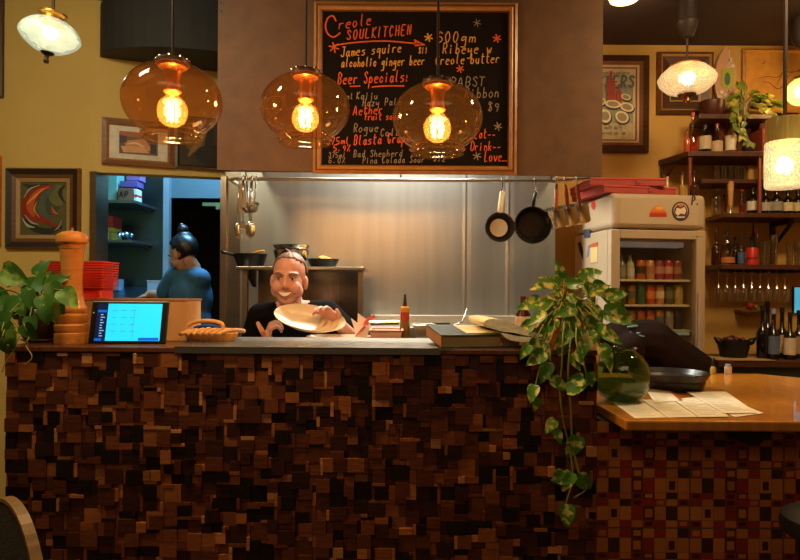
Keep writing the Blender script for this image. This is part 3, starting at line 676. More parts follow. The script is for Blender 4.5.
def bt(mb, u, v0, v1, w_, lift): poly_uv(mb, [(u-w_, v1), (u-w_, v0+(v1-v0)*.4), (u-w_*.35, v0+(v1-v0)*.25), (u-w_*.35, v0), (u+w_*.35, v0), (u+w_*.35, v0+(v1-v0)*.25), (u+w_, v0+(v1-v0)*.4), (u+w_, v1)], lift)
bt(m2, 611, 71, 100, 4.3, .016); bt(m2, 619, 84, 104, 2.6, .016)
for (u, v, a, b, ro) in ((613, 104, 8, 4, .1), (627, 107, 7, 4.5, .3), (622, 117, 7, 6, .5), (605, 116, 6, 7, -.4), (626, 97, 5, 3, .3), (600, 102, 6, 4, -.3)):
    poly_uv(m4, [(x+.8, y+1.2) for x, y in blob(u, v, a*1.05, b*1.1, 16, ro)], .0155); poly_uv(m3, blob(u, v, a, b, 16, ro), .0165); poly_uv(m5, blob(u, v, a*.72, b*.66, 14, ro), .017)
pofs = po
for nm, mb, hx in (('lettering', m1, '4f5b62'), ('printed_bottle', m2, '9a2c1a'), ('printed_shell', m3, 'd8c8a0'), ('printed_shadow', m4, '352a22'), ('printed_oyster', m5, '8f7a58')):
    # the poster's print lies in one mesh per colour
    mb.build(nm, mat(hx, .6), po)

picture('small_framed_picture', 'wide brown framed small dark picture behind the glass disc lamp', 'picture', 656, 712, 53, 115, BW, [wood('6a3f22', .4), mat('a8763e', .4), wood('4a2c1a', .4), mat('b8863e', .35)], [.02, .012, .05, .012], [.02, .04, .03, .02, .012],
        [('2c1d16', [(0, 0), (1, 0), (1, 1), (0, 1)]), ('a8641e', [(.08, .1), (.92, .1), (.92, .3), (.08, .3)]), ('5a3a20', blob(.5, .5, .35, .2)), ('c08a4a', blob(.3, .55, .1, .08)), ('1a120e', [(.0, .75), (1, .72), (1, 1), (0, 1)])], '2c1d16')
ld = [('c88a34', [(0, 0), (1, 0), (1, 1), (0, 1)])]
for pts, ws in (([(.12, .38), (.3, .35), (.48, .36), (.58, .26), (.72, .27), (.95, .22)], [.006, .012, .012, .016, .014, .01]), ([(.2, .44), (.34, .46), (.46, .56), (.56, .52), (.6, .4), (.7, .31)], [.006, .012, .014, .014, .012, .01]), ([(.46, .5), (.5, .4), (.56, .3)], [.006, .014, .006]), ([(.84, .25), (.92, .2), (.98, .24)], [.02, .05, .03]), ([(.2, .13), (.25, .1)], [.012, .02])):
    ld.append(('6a3618', swoosh(pts, ws)))
ld = [ld[0]] + [(c, [(x*.62+.06, y*.9+.06) for x, y in p]) for c, p in ld[1:]]
picture('line_drawing', 'large amber picture with a loose brown line drawing of a reclining figure', 'picture', 741, 840, 50, 120, BW, [wood('a86a26', .4), mat('d0963c', .4)], [.012, .01], [.02, .025, .012], ld, 'c88a34')
picture('small_picture', 'small gilt edged picture under the amber line drawing', 'picture', 763, 799, 112, 141, BW, [mat('d08a2c', .4)], [.01], [.015, .02, .01], [('b8a03c', [(0, 0), (1, 0), (1, 1), (0, 1)])], 'b8a03c')

# surfboard ornament
t = thing('surfboard_ornament', 'upright miniature surfboard with flower decals leaning on the amber wall', 'surfboard', at(726, 112, 4.17))
pts = []
for k in range(29):
    a = -1+2*k/28; pts.append((10.8*(1-abs(a)**2.2)**.8, 79+33*a))
D = 4.175
out = [at(726+x, v, D) for x, v in pts]+[at(726-x, v, D) for x, v in pts[::-1]]
m = MB(); m.prism([p for p in out], (0, .025, 0)); m.build('board', mat('c89a78', .3, key='sb'), t, bev=.005)
m = MB(); p0, p1 = at(729, 50, D), at(731, 110, D); m.bb(p0.x-.004, p0.x+.004, D-.002, D+.001, p1.z, p0.z); m.build('stringer', mat('d8c8a0', .4), t)
m = MB(); m.bb(at(721.5, 80, D).x, at(733.5, 80, D).x, D-.006, D-.001, at(726, 87, D).z, at(726, 69, D).z); cardp = m.build('card', mat('a8a838', .6), t)
m = MB(); m.poly([at(x, v, D-.0072) for x, v in blob(727.5, 79, 3, 6.5)]); m.build('printed_shape', mat('4a6a50', .6), cardp)
m = MB()
for (u, v) in ((730, 60), (733, 66), (729, 67), (722, 92), (726, 95), (720, 97), (729, 91)):
    for k in range(5): a = 2*math.pi*k/5; m.poly([at(x, y, D-.002) for x, y in blob(u+1.2*math.cos(a), v+1.2*math.sin(a), .9, .9, 8)])
m.build('flower_decal', mat('e8dcc0', .5), t)

# ================================================================ left end of the bar
LG = leafmat('pothos', '3d6a24', '7c9636', .62, 14); VAR = leafmat('variegated', '4d8222', 'd0cc70', .55, 40); STEM = mat('8a8a3c', .5)
def plantleaf(m, u, v, ang, Lpx, D, W=.72, tilt=.4, rnd=random):
    """leaf whose blade starts at (u,v) of the photo and points to ang (degrees, 0 = right, 90 = up)"""
    p = at(u, v, D); a = R(ang); L = Lpx*D/F*1.05
    d = V((math.cos(a), rnd.uniform(-.35, .2), math.sin(a))); n = V((rnd.uniform(-.4, .4), -1, rnd.uniform(.1, .7)))
    m.leaf(p, d, n, L, L*W, rnd.uniform(.15, .4), rnd.uniform(.1, .4))
    return p
zb = BZ
pc = at(39, 343, 2.38)
t = thing('potted_pothos', 'heart leaved green pothos in a round dark brown pot beside the pepper mill', 'potted plant', (pc.x, 2.38, zb))
k = 2.38/F
pr = [(.001, .008), (12*k, .008), (15*k, 5*k), (18.5*k, 14*k), (18.5*k, 22*k), (16*k, 30*k), (14*k, 33*k), (15*k, 35*k), (13*k, 35*k), (12.5*k, 31*k), (.001, 30*k)]
MB().lathe(pr, (pc.x, 2.38, zb), 32).build('pot', mat('3f2818', .3, .2, .25, 12), t, smooth=True)
MB().lathe([(.001, .001), (13*k, .001), (17*k, .010), (16*k, .012), (12*k, .006), (.001, .006)], (pc.x, 2.38, zb), 32).build('saucer', mat('9a6a3c', .35, .3), t, smooth=True)
MB().lathe([(12.4*k, 31.2*k), (.001, 32*k)], (pc.x, 2.38, zb), 20, cap0=False, cap1=False).build('soil', mat('2a1c12', .9, bump=.6, scale=60), t)
m, ms = MB(), MB(); rl = random.Random(9); ctr = V((pc.x, 2.38, zb+31*k))
LV = [(2, 270, -25, 30, 2.36), (-6, 292, -30, 20, 2.4), (50, 283, 20, 18, 2.28), (50, 272, -60, 12, 2.3), (50, 283, -65, 22, 2.24), (62, 290, -45, 24, 2.2), (30, 290, -80, 22, 2.25), (52, 300, -80, 26, 2.26), (16, 296, -60, 22, 2.3), (42, 296, -70, 20, 2.22), (24, 285, -30, 18, 2.36), (40, 288, 150, 20, 2.36),
      (10, 312, -110, 24, 2.2), (4, 322, -80, 24, 2.18), (24, 324, -60, 20, 2.16), (14, 330, -100, 22, 2.15), (2, 338, -80, 18, 2.16), (30, 316, -75, 18, 2.2), (36, 276, 60, 20, 2.38), (60, 276, 25, 14, 2.3), (20, 300, -140, 22, 2.26), (44, 306, -75, 18, 2.2), (-2, 300, -40, 26, 2.3), (35, 280, -15, 26, 2.34), (8, 284, 30, 18, 2.42)]
for (u, v, a, L, D) in LV:
    p = plantleaf(m, u, v, a, L, D, .78, rnd=rl); mid = (p+ctr)/2+V((0, -.01, .035))
    if D < 2.185: mid = V((p.x, 2.17, zb+.05)); ms.tube(catmull([ctr, V((ctr.x-.03, 2.26, zb+.10)), mid, p], 4), .0022, 6)
    else: ms.tube(catmull([ctr, mid, p], 5), .0022, 6)
for (u0, v0, pts) in ((30, 335, [(26, 345), (32, 357), (24, 366)]), (20, 335, [(14, 350), (6, 362), (2, 372)])):
    ms.tube(catmull([ctr, at(u0, v0, 2.18)]+[at(a, b, 2.165) for a, b in pts], 5), .002, 6)
m.build('foliage', LG, t, smooth='all'); ms.build('stems', STEM, t, smooth='all')

pc = at(71.5, 346, 2.33); k = 2.33/F
t = thing('pepper_mill', 'large turned wooden pepper mill beside the tablet', 'pepper mill', (pc.x, 2.33, zb))
WD = wood('c88238', .32, (3, 3, 22), .22, 3, .3, key='mill')
pr = [(.001, 0), (15.5*k, 0), (16*k, 2*k), (16*k, 10*k), (14.8*k, 11*k), (15.8*k, 13*k), (16*k, 18*k), (14*k, 20*k), (15.2*k, 22*k), (15.2*k, 28*k), (13*k, 30*k), (14*k, 32*k), (14*k, 36*k), (12*k, 39*k), (10.3*k, 48*k), (9.6*k, 60*k), (10*k, 75*k), (11.2*k, 92*k), (11.5*k, 94*k), (.001, 94*k)]
MB().lathe(pr, (pc.x, 2.33, zb), 36).build('body', WD, t, smooth=True)
pr = [(.001, 94.2*k), (11.8*k, 94.2*k), (12.2*k, 97*k), (11*k, 98*k), (14.6*k, 100.5*k), (15.2*k, 104*k), (14*k, 108*k), (9*k, 111*k), (3*k, 112*k), (.001, 112*k)]
MB().lathe(pr, (pc.x, 2.33, zb), 36).build('head', WD, t, smooth=True)
MB().lathe([(.001, 112*k), (1.6*k, 112*k), (1*k, 113.5*k), (1.8*k, 115*k), (.001, 116*k)], (pc.x, 2.33, zb), 14).build('top_nut', steel('b09a70'), t, smooth=True)

# tablet leaning on a box
pc = at(127, 346.5, 2.27); k = 2.27/F; w_, h_ = 77*k, 44.5*k
t = thing('tablet', 'black tablet computer with a glowing cyan order screen propped on a wooden box', 'tablet', (pc.x, 2.27, zb+.001)); t.rotation_euler = (R(-14), 0, R(2)); 
m = MB(); m.bb(-w_/2, w_/2, -.004, .004, .002, h_); m.build('body', mat('14110f', .3), t, local=True, bev=.004)
SCR = mat('22c4f0', .3, var=0, emit=.95)
x0, x1, z0, z1 = -w_/2+10*k*.62, w_/2-6.5*k, 3.5*k, h_-3*k
m = MB(); m.bb(x0, x1, -.0052, -.0042, z0, z1); scr = m.build('screen', SCR, t, local=True)
m = MB(); m.bb(x0, x0+10.5*k, -.0058, -.0053, z0, z1); m.build('sidebar', mat('0c1c44', .3, var=0, emit=.5), scr, local=True)
m = MB(); m.bb(x0+1*k, x0+9.5*k, -.0062, -.0059, z1-9*k, z1-6.5*k); m.bb(x0, x0+7*k, -.0062, -.0059, z0, z0+2.5*k); m.bb(x1-21*k, x1-1*k, -.0062, -.0055, z0+.3*k, z0+3.2*k); m.build('button', mat('1458c8', .3, var=0, emit=.8), scr, local=True)
m = MB(); random.seed(8)
for r_ in range(9): m.bb(x0+4*k, x0+(6+2.4*random.random())*k, -.0062, -.0059, z1-(12+r_*2.7)*k, z1-(11+r_*2.7)*k)
m.build('sidebar_text', mat('7aa8e8', .3, var=0, emit=.7), scr, local=True)
m = MB()
for r_ in range(4):
    for c_ in range(3): m.bb(x0+(15+c_*9)*k, x0+(15+c_*9+random.uniform(4, 7))*k, -.0058, -.0053, z1-(7.5+r_*7)*k, z1-(6.8+r_*7)*k)
m.bb(x0+37*k, x0+37.4*k, -.0058, -.0053, z0+4*k, z1-2*k)
m.build('screen_text', mat('3a9ac8', .3, var=0, emit=.6), scr, local=True)
MB().ell((-w_/2+2.6*k, -.0045, h_*.72), (.8*k, .001, .8*k), 10, 6).build('camera_dot', mat('b0b0b0', .3), t, local=True)

p0, p1, pt = at(60, 338, 2.44), at(187, 338, 2.44), at(140, 299.5, 2.44)
t = thing('wooden_box', 'pale wooden box standing behind the tablet', 'box', ((p0.x+p1.x)/2, 2.52, zb))
BXW = wood('c08a52', .55, (8, 3, 3), .15, 3, key='bx')
bz_ = pt.z; m = MB(); m.bb(p0.x, p1.x, 2.445, 2.61, zb, bz_-.004); m.build('body', BXW, t, bev=.003)
MB().bb(p0.x-.002, p1.x+.002, 2.443, 2.612, bz_-.004, bz_+.003).build('lid', wood('a87440', .5, (8, 3, 3), .15), t)
# stack of red baskets on the box
RED = mat('d83420', .4, key='basket')
n = 11; D = 2.525; b0 = at(80, 300, D); k = D/F
for i in range(n):
    z0_ = bz_+.003+i*.0098 ; zz = .045
    t = thing('plastic_basket', 'red plastic food basket, %s in the nested stack on the wooden box' % ['lowest', 'second lowest', 'third from the bottom', 'fourth from the bottom', 'fifth from the bottom', 'middle one', 'fifth from the top', 'fourth from the top', 'third from the top', 'second from the top', 'topmost'][i], 'basket', (b0.x, D, z0_), 0, 'nested red food baskets')
    m = MB(); wt, wb = 31*k-.0012*(n-i)*.6, 28*k
    def rr_(w2, d2, z, q=.012):
        c = []
        for cx_, cy_, a0 in ((w2-q, d2-q, 0), (-w2+q, d2-q, 90), (-w2+q, -d2+q, 180), (w2-q, -d2+q, 270)):
            for s_ in range(4): a = R(a0+30*s_); c.append(V((b0.x+cx_+q*math.cos(a), D+cy_+q*math.sin(a), z)))
        return c
    e = .0016
    m.rings([rr_(wb, wb*.5, z0_), rr_(wt-.008, wt*.5-.008, z0_+zz-.006), rr_(wt+.007, wt*.5+.007, z0_+zz-.006), rr_(wt+.007, wt*.5+.007, z0_+zz), rr_(wt-.004, wt*.5-.004, z0_+zz), rr_(wt-.012, wt*.5-.012, z0_+zz-.002), rr_(wb-e, wb*.5-e, z0_+e)], cap0=True, cap1=True)
    m.build('shell', RED, t)

# wicker bread basket
pc = at(210, 337, 2.42); k = 2.42/F
t = thing('wicker_basket', 'low tan woven basket with a curved wooden handle and a blue cloth inside', 'basket', (pc.x, 2.45, BZ+.003))
WK = wood('c48a4c', .6, (4, 30, 4), .3, 3, key='wk')
c0 = V((pc.x, 2.45, BZ+.003)); z = .003
MB().lathe([(.001, 0), (22*k, 0), (25*k, 4*k), (26*k, 8*k), (24*k, 8.5*k), (23*k, 4*k), (.001, 3*k)], c0, 36, sy=.55).build('bowl', WK, t, smooth=True)
for i in range(7):
    m = MB(); a = -18+i*6; x = pc.x+a*k; m.tube(catmull([V((x-6*k, 2.36, c0.z+8*k)), V((x-2*k, 2.42, c0.z+12*k-abs(i-3)*.6*k)), V((x+3*k, 2.5, c0.z+10*k)), V((x+7*k, 2.56, c0.z+8*k))], 4), [2.2*k]*13, 8); m.build('slat', WK, t, smooth='all')
m = MB(); pth = catmull([at(186, 331, 2.42), at(189, 325, 2.42), at(198, 321.5, 2.42), at(211, 321, 2.42), at(222, 324, 2.42), at(223, 331, 2.42)], 5); m.tube(pth, 2.0*k, 8); m.build('handle', WK, t, smooth='all')
m = MB(); m.ell(at(208, 328, 2.46), (15*k, 8*k, 4*k), 20, 10); m.build('cloth', mat('1c3c78', .8), t, smooth='all')

# ================================================================ menus, napkin, books on the bar
k = 2.3/F
t = thing('menu_ledger', 'thick dark green covered book with cream page edges lying on the bar', 'book', (at(470, 348, 2.3).x, 2.35, BZ+.003))
yawr = Matrix.Rotation(R(9), 3, 'Z') @ Matrix.Rotation(R(5), 3, 'X')
bc = V((at(472, 348, 2.33).x, 2.34, BZ+.0365))
def bk_(name, c, d, mt, par=t, **kw):
    return MB().box(bc+yawr @ V(c), d, yawr).build(name, mt, par, **kw)
bk_('back_cover', (0, -.006, -.0195), (.29, .265, .003), mat('2b2a22', .6))
bk_('pages', (0, 0, 0), (.275, .25, .036), mat('c4a870', .8, var=.25, scale=6, stretch=(1, 1, 120)))
bk_('front_cover', (0, 0, .0205), (.288, .26, .004), mat('3a4238', .5))
bk_('spine', (-.141, -.002, 0), (.006, .256, .038), mat('b07c4c', .6))
t2 = bk_('menu_sheet', (.03, .005, .0240), (.15, .2, .0015), mat('f0e6d0', .8), None)
tag(t2, 'cream printed sheet lying on the dark green book', 'sheet of paper')
m = MB(); q = Matrix.Rotation(R(-9), 3, 'Z')
m = MB(); m.tube(catmull([at(481, 325, 2.4), at(492, 332, 2.3), at(502, 340, 2.22), at(501, 346, 2.19)], 5), .0028, 6); 
t3 = tag(m.build('ribbon_bookmark', mat('8a2018', .6), t), 'red ribbon bookmark')
# folded napkin
t = thing('folded_napkin', 'folded cream cloth napkin draped over the book on the bar', 'napkin', at(512, 338, 2.35))
NAP = mat('f2e8d0', .9, bump=.2, scale=90)
def fold(name, outline, y0, y1, skew):
    c = catmull([at(u, v, 2.28) for u, v in outline], 4); m = MB(); rs = []
    for j in range(6):
        s_ = j/5; rs.append([V((p.x+skew*s_, y0+(y1-y0)*s_, p.z+.004*s_)) for p in c])
    m.rings(rs, cap0=True, cap1=True); m.build(name, NAP, t, smooth=True)
fold('upper_fold', [(508, 331), (496, 329.5), (484, 325), (481, 321.5), (484, 318.5), (494, 318), (506, 321), (518, 326.5), (530, 331), (537, 333), (535, 335), (522, 334)], 2.19, 2.43, -.03)
fold('lower_fold', [(537, 337), (520, 340), (504, 337.5), (498, 332), (504, 332.5), (516, 335), (530, 335.6)], 2.185, 2.4, -.02)

# ================================================================ the trailing plant at the end of the bar
k = 2.0/F; pc = at(566, 349, 2.31)
t = thing('trailing_pothos', 'variegated trailing pothos spilling down the wood mosaic at the bar’s end', 'potted plant', (pc.x, 2.32, BZ))
MB().lathe([(.001, 0), (17*k, 0), (19*k, 5*k), (23*k, 38*k), (25*k, 39*k), (25*k, 44*k), (22.5*k, 44*k), (21.5*k, 37*k), (.001, 36*k)], (pc.x, 2.32, BZ), 36).build('pot', mat('8a4a22', .6, var=.2, key='pot'), t, smooth=True)
MB().lathe([(21.5*k, 37.5*k), (.001, 39*k)], (pc.x, 2.32, BZ), 24, cap0=False, cap1=False).build('soil', mat('2a1c12', .9, bump=.6, scale=60), t)
m, ms = MB(), MB(); rl = random.Random(21); ctr = V((pc.x, 2.32, BZ+40*k))
LV = [(562, 283, 105, 24, 2.36), (560, 286, 160, 24, 2.34), (580, 278, 22, 27, 2.34), (592, 284, -25, 24, 2.38), (603, 311, -18, 34, 2.26), (540, 300, 200, 24, 2.28), (566, 285, 10, 24, 2.3), (584, 284, -55, 24, 2.3), (545, 312, 215, 22, 2.2), (548, 325, 240, 26, 2.18), (536, 338, -100, 22, 2.15),
      (572, 318, -95, 32, 2.2), (600, 322, -120, 32, 2.2), (600, 331, -25, 26, 2.2), (600, 345, -60, 28, 2.18), (584, 342, -110, 22, 2.17), (556, 318, -130, 26, 2.2), (568, 296, -40, 22, 2.26), (582, 300, -80, 26, 2.24), (552, 298, -120, 24, 2.26), (594, 306, -70, 24, 2.24), (612, 300, -40, 20, 2.36), (576, 308, 200, 22, 2.2), (588, 294, 30, 22, 2.3), (600, 288, -60, 20, 2.4), (556, 290, -60, 20, 2.32), (546, 285, 190, 16, 2.36), (560, 338, -80, 22, 2.17), (542, 344, -60, 18, 2.16), (578, 330, -60, 22, 2.19),
      (528, 345, 240, 16, 2.17), (606, 296, 10, 24, 2.34), (590, 330, -100, 24, 2.19), (548, 308, -70, 20, 2.22), (532, 322, 225, 22, 2.2), (570, 330, -130, 24, 2.18), (585, 318, -40, 22, 2.2), (556, 306, 170, 20, 2.24)]
for (u, v, a, L, D) in LV:
    p = plantleaf(m, u, v, a, L, D, .56, rnd=rl)
    mid = (p+ctr)/2+V((0, -.01, .03+.02*rl.random()))
    ms.tube(catmull([ctr+V((rl.uniform(-.04, .04), 0, 0)), mid, p], 5), .0024, 6)
DV = 2.155
for path, lv in (([(566, 312), (563, 335), (562, 360), (560, 390), (563, 420), (570, 450), (574, 480)], [(548, 362, 250, 22), (537, 398, -100, 14), (552, 378, -40, 18), (556, 420, 230, 18), (556, 430, -70, 14)]),
                 ([(573, 312), (570, 345), (568, 380), (571, 410), (572, 440), (578, 470), (586, 488), (574, 498)], [(566, 390, 20, 22), (570, 356, -45, 18), (578, 436, -110, 26), (572, 472, -120, 22), (578, 476, -40, 24), (570, 478, -170, 18)]),
                 ([(560, 312), (552, 335), (545, 352), (538, 375), (534, 395)], [(545, 352, 215, 22), (540, 372, -20, 16), (535, 385, -110, 18), (530, 345, 230, 16)]),
                 ([(577, 312), (576, 340), (584, 365), (588, 385)], [(584, 378, 200, 20), (574, 352, -50, 16), (590, 372, -80, 16)]),
                 ([(574, 480), (568, 496), (566, 505)], [(567, 504, -90, 24), (562, 470, -120, 16)])):
    pts = [at(u, v, DV+.02*(i == 0)+(0.2 if i == 0 and v < 330 else 0)) for i, (u, v) in enumerate(path)]
    if path[0][1] < 330: pts = [ctr, at(path[0][0], path[0][1]-6, 2.28)]+pts[1:]
    ms.tube(catmull(pts, 6), .0028, 6)
    for (u, v, a, L) in lv:
        plantleaf(m, u, v, a, L, DV-.012, .66, rnd=rl)
m.build('foliage', VAR, t, smooth='all'); ms.build('vines', STEM, t, smooth='all')
# small things between the plant and the cook line
t = thing('napkin_bowl', 'shallow orange wooden bowl of slips half hidden by the trailing pothos', 'bowl', (at(530, 338, 2.55).x, 2.55, BZ))
k = 2.55/F; c0 = V((at(528, 338, 2.55).x, 2.55, BZ))
MB().lathe([(.001, 0), (10*k, 0), (15*k, 8*k), (18*k, 15*k), (16.5*k, 15*k), (13*k, 8*k), (.001, 4*k)], c0, 28).build('body', wood('b0602a', .4), t, smooth=True)
m = MB(); m.box(c0+V((-.03, 0, 17*k)), (.05, .004, .03), Matrix.Rotation(R(25), 3, 'Y')); m.box(c0+V((.02, .02, 16*k)), (.06, .004, .025), Matrix.Rotation(R(-15), 3, 'Y')); m.build('paper_slip', mat('d8ccb4', .8), t)
t = thing('sauce_bottle', 'small dark sauce bottle with a white label behind the orange wooden bowl', 'bottle', (at(523, 338, 2.62).x, 2.62, BZ))
k = 2.62/F; c0 = V((at(523, 338, 2.62).x, 2.62, BZ))
MB().lathe([(.001, 0), (7*k, 0), (7.5*k, 2*k), (7.5*k, 26*k), (3*k, 33*k), (2.6*k, 40*k), (.001, 40*k)], c0, 20).build('body', mat('3a1812', .2), t, smooth=True)
MB().lathe([(7.7*k, 12*k), (7.7*k, 24*k)], c0, 20, cap0=False, cap1=False).build('label', mat('cfc4b0', .7), t, smooth=True)
MB().lathe([(3*k, 39*k), (3*k, 44*k), (.001, 44*k)], c0, 14).build('cap', mat('5a1a14', .4), t, smooth=True)
t = thing('wicker_holder', 'tall banded wicker holder of white napkins behind the variegated leaves', 'holder', (at(590, 338, 2.6).x, 2.6, CT))
k = 2.6/F; c0 = V((at(590, 338, 2.6).x, 2.6, CT)); 
MB().lathe([(.001, 0), (8*k, 0)]+[(8*k+(.7*k if i % 2 else 0), (2+3*i)*k) for i in range(29)]+[(7*k, 88*k), (.001, 87*k)], c0, 24).build('body', WK, t, smooth='all')
m = MB()
for i in range(4): m.box(c0+V(((-4+3*i)*k, 0, 92*k)), (.003, .05, .05), Matrix.Rotation(R(-12+8*i), 3, 'Y'))
m.build('napkin', mat('d8d8d8', .8), t)

# ================================================================ right counter things
CZT = CT
k = 2.42/F; c0 = at(622, 372, 2.42); c0.z = CZT
t = thing('glass_vase', 'round dark green glass fishbowl vase on the wooden counter', 'vase', c0)
rv = 27*k; pr = [(.001, .002), (rv*.5, .002), (rv*.8, rv*.22), (rv*.97, rv*.6), (rv, rv*.95), (rv*.93, rv*1.35), (rv*.72, rv*1.68), (rv*.5, rv*1.82), (rv*.47, rv*1.9), (rv*.55, rv*1.98)]
MB().lathe(pr, c0, 40, cap1=False).build('bowl', glass('green', (.50, .60, .24), .09, .08, (.14, .22, .04)), t, smooth='all')
pr = [(.001, .004), (rv*.48, .004), (rv*.78, rv*.24), (rv*.93, rv*.6), (rv*.96, rv*.75), (.001, rv*.75)]
MB().lathe(pr, c0, 36).build('water', glass('water', (.45, .6, .28), .08, .2, (.25, .38, .12)), t, smooth=True)
m = MB(); rl = random.Random(2)
for i in range(7): a = rl.uniform(0, 6.28); m.leaf(c0+V((.03*math.cos(a), .03*math.sin(a), rv*.2)), (math.cos(a), math.sin(a), .7), (0, 0, 1), .07, .04)
m.build('leaves', LG, t, smooth='all')
k = 2.72/F
def tray(u, rad, zb, label, hx, D=2.74, th=.012):
    c = at(u, 380, D); c.z = zb
    t = thing('serving_tray', label, 'tray', c, 0, None)
    MB().lathe([(.001, 0), (rad*.9, 0), (rad, th*1.6), (rad*.985, th*1.9), (rad*.9, th*.5), (.001, th*.45)], c, 48).build('body', mat(hx, .3, .1, .1), t, smooth=True)
    return c
tray(674, .125, CZT, 'black round tray, shiny lower one, under the big round tray', '141010', th=.022)
tray(668, .165, CZT+.044, 'big round dark non slip tray lying on a smaller black tray', '2b2622', th=.016)
# menus fanned on the counter
PAP = mat('eee2c6', .75, var=.08, scale=30); TXT = mat('b0a48c', .8)
def onc(u, v): 
    y, x = (HOR-v)/F, (u-400)/F; c, s = math.cos(ROLL), math.sin(ROLL); X, Z = c*x-s*y, s*x+c*y; D = (CZT-CZ)/Z; return V((X*D, D, CZT))
PG = [('cream paper menu lying leftmost beside the green vase', [(611, 402), (641, 400), (668, 418), (635, 419)], 0), ('cream paper menu, second in the row of pages', [(641, 400), (672, 400), (699, 418), (668, 418.5)], 1), ('cream paper menu, third in the row of pages', [(672, 400), (700, 397), (731, 418), (699, 418.5)], 2),
      ('cream paper menu with a red corner lying higher than the row of pages', [(645, 390), (668, 388), (684, 402), (654, 404)], 3), ('wide cream paper menu lying over the row of pages', [(685, 393), (726, 392.5), (758, 415), (724, 415.5)], 4), ('cream paper menu poking out beneath the wide sheet', [(700, 402), (735, 402), (765, 414), (735, 418)], 1)]
for i, (lb, q, lv) in enumerate(PG):
    dz = .0012*(lv+1); pts = [onc(*p)+V((0, 0, dz)) for p in q]; c = sum(pts, V((0, 0, 0)))/4; pts = [c+(p-c)*.965 for p in pts]
    c = sum(pts, V((0, 0, 0)))/4; t = thing('paper_menu', lb, 'paper menu', (c.x, c.y, CZT), 0, 'paper menus fanned on the counter')
    m = MB(); m.prism(pts, (0, 0, -.0008)) if False else m.prism([p-V((0, 0, .0008)) for p in pts], (0, 0, .0009)); m.build('sheet', PAP, t)
    m = MB()
    a, b, c_, d = pts
    for r_ in range(11):
        s = .08+.08*r_; e0, e1 = a.lerp(d, s), b.lerp(c_, s); e = (d-a)*.014
        p0, p1 = e0.lerp(e1, .1), e0.lerp(e1, random.uniform(.45, .9)); z = V((0, 0, .0004))
        m.poly([p0+z, p1+z, p1+e+z, p0+e+z])
    m.build('printed_text', TXT, t)
    if lv == 3:
        m = MB(); z = V((0, 0, .0004)); m.poly([b+z, b.lerp(c_, 1)+z, b.lerp(c_, 1)*.88+a.lerp(d, 1)*.12+z, b*.88+a*.12+z]); m.build('orange_edge', mat('b04a1a', .7), t)

# lower right: stool, lower left: chair
c0 = at(842, 527, 1.75)
t = thing('bar_stool', 'round black padded bar stool cut off at the edge in front of the tiles', 'stool', (c0.x, 1.75, 0))
MB().lathe([(.001, -.035), (.13, -.035), (.148, -.022), (.15, .0), (.146, .02), (.12, .034), (.001, .036)], c0, 36).build('seat', mat('120f0e', .5), t, smooth=True)
for a in (45, 135, 225, 315):
    x, y = math.cos(R(a)), math.sin(R(a)); MB().tube([(c0.x+.09*x, 1.75+.09*y, c0.z-.03), (c0.x+.115*x, 1.75+.115*y, 0)], .012).build('leg', mat('1a1614', .4, .5), t)
m = MB(); m.tube([(c0.x+.105*math.cos(a*math.pi/12), 1.75+.105*math.sin(a*math.pi/12), .25) for a in range(25)], .008, 8); m.build('foot_ring', mat('1a1614', .4, .5), t, smooth='all')

D = 1.5; k = D/F; t = thing('dining_chair', 'dark upholstered dining chair with a pale wooden rim, in front of the wood mosaic', 'chair', (at(12, 560, D).x, D, 0), R(-41))
CHF = mat('3c342c', .85, bump=.3, scale=120, key='ch'); CHW = wood('80603a', .4, key='chw')
ztop = at(12, 502, D).z
bk = []
for i in range(25):
    a = math.pi*i/24; bk.append((.20*math.cos(a)*(1 if True else 0), ztop-.30+.30*math.sin(a)**.8))
poly = [V((x, -.014, z)) for x, z in bk]+[V((-.19, -.014, .52)), V((.19, -.014, .52))]
MB().prism(poly, (0, .02, 0)).build('backrest', CHF, t, local=True, bev=.008)
m = MB(); ring = [V((x, .0, z)) for x, z in bk]; ring = [V((.195, 0, .48))]+ring+[V((-.195, 0, .48))]
prev = MB()
for sgn in (0,):
    rs = []
    for i, p in enumerate(ring):
        q = V((p.x*1.0, 0, p.z)); c_ = V((0, 0, ztop-.30)); d = (q-V((0, 0, min(q.z, c_.z)))).normalized()
        rs.append([q+V((0, -.016, 0)), q+d*.009+V((0, -.016, 0)), q+d*.009+V((0, .008, 0)), q+V((0, .008, 0))])
    m.rings(rs, cap0=True, cap1=True)
m.build('backrest_rim', CHW, t, local=True)
MB().bb(-.21, .21, -.03-.40, -.03, .43, .49).build('seat', CHF, t, local=True, bev=.02)
for x in (-.18, .18):
    for y in (-.39, -.05): MB().tube([(x, y, .43), (x*1.05, y, 0)], [.018, .013]).build('leg', CHW, t, local=True)
# ================================================================ the cooking line
POT = mat('1c1a18', .35, .5, .15, 20); INOX = steel('c4beb2', .25, (8, 8, 8), .08, key='inox')
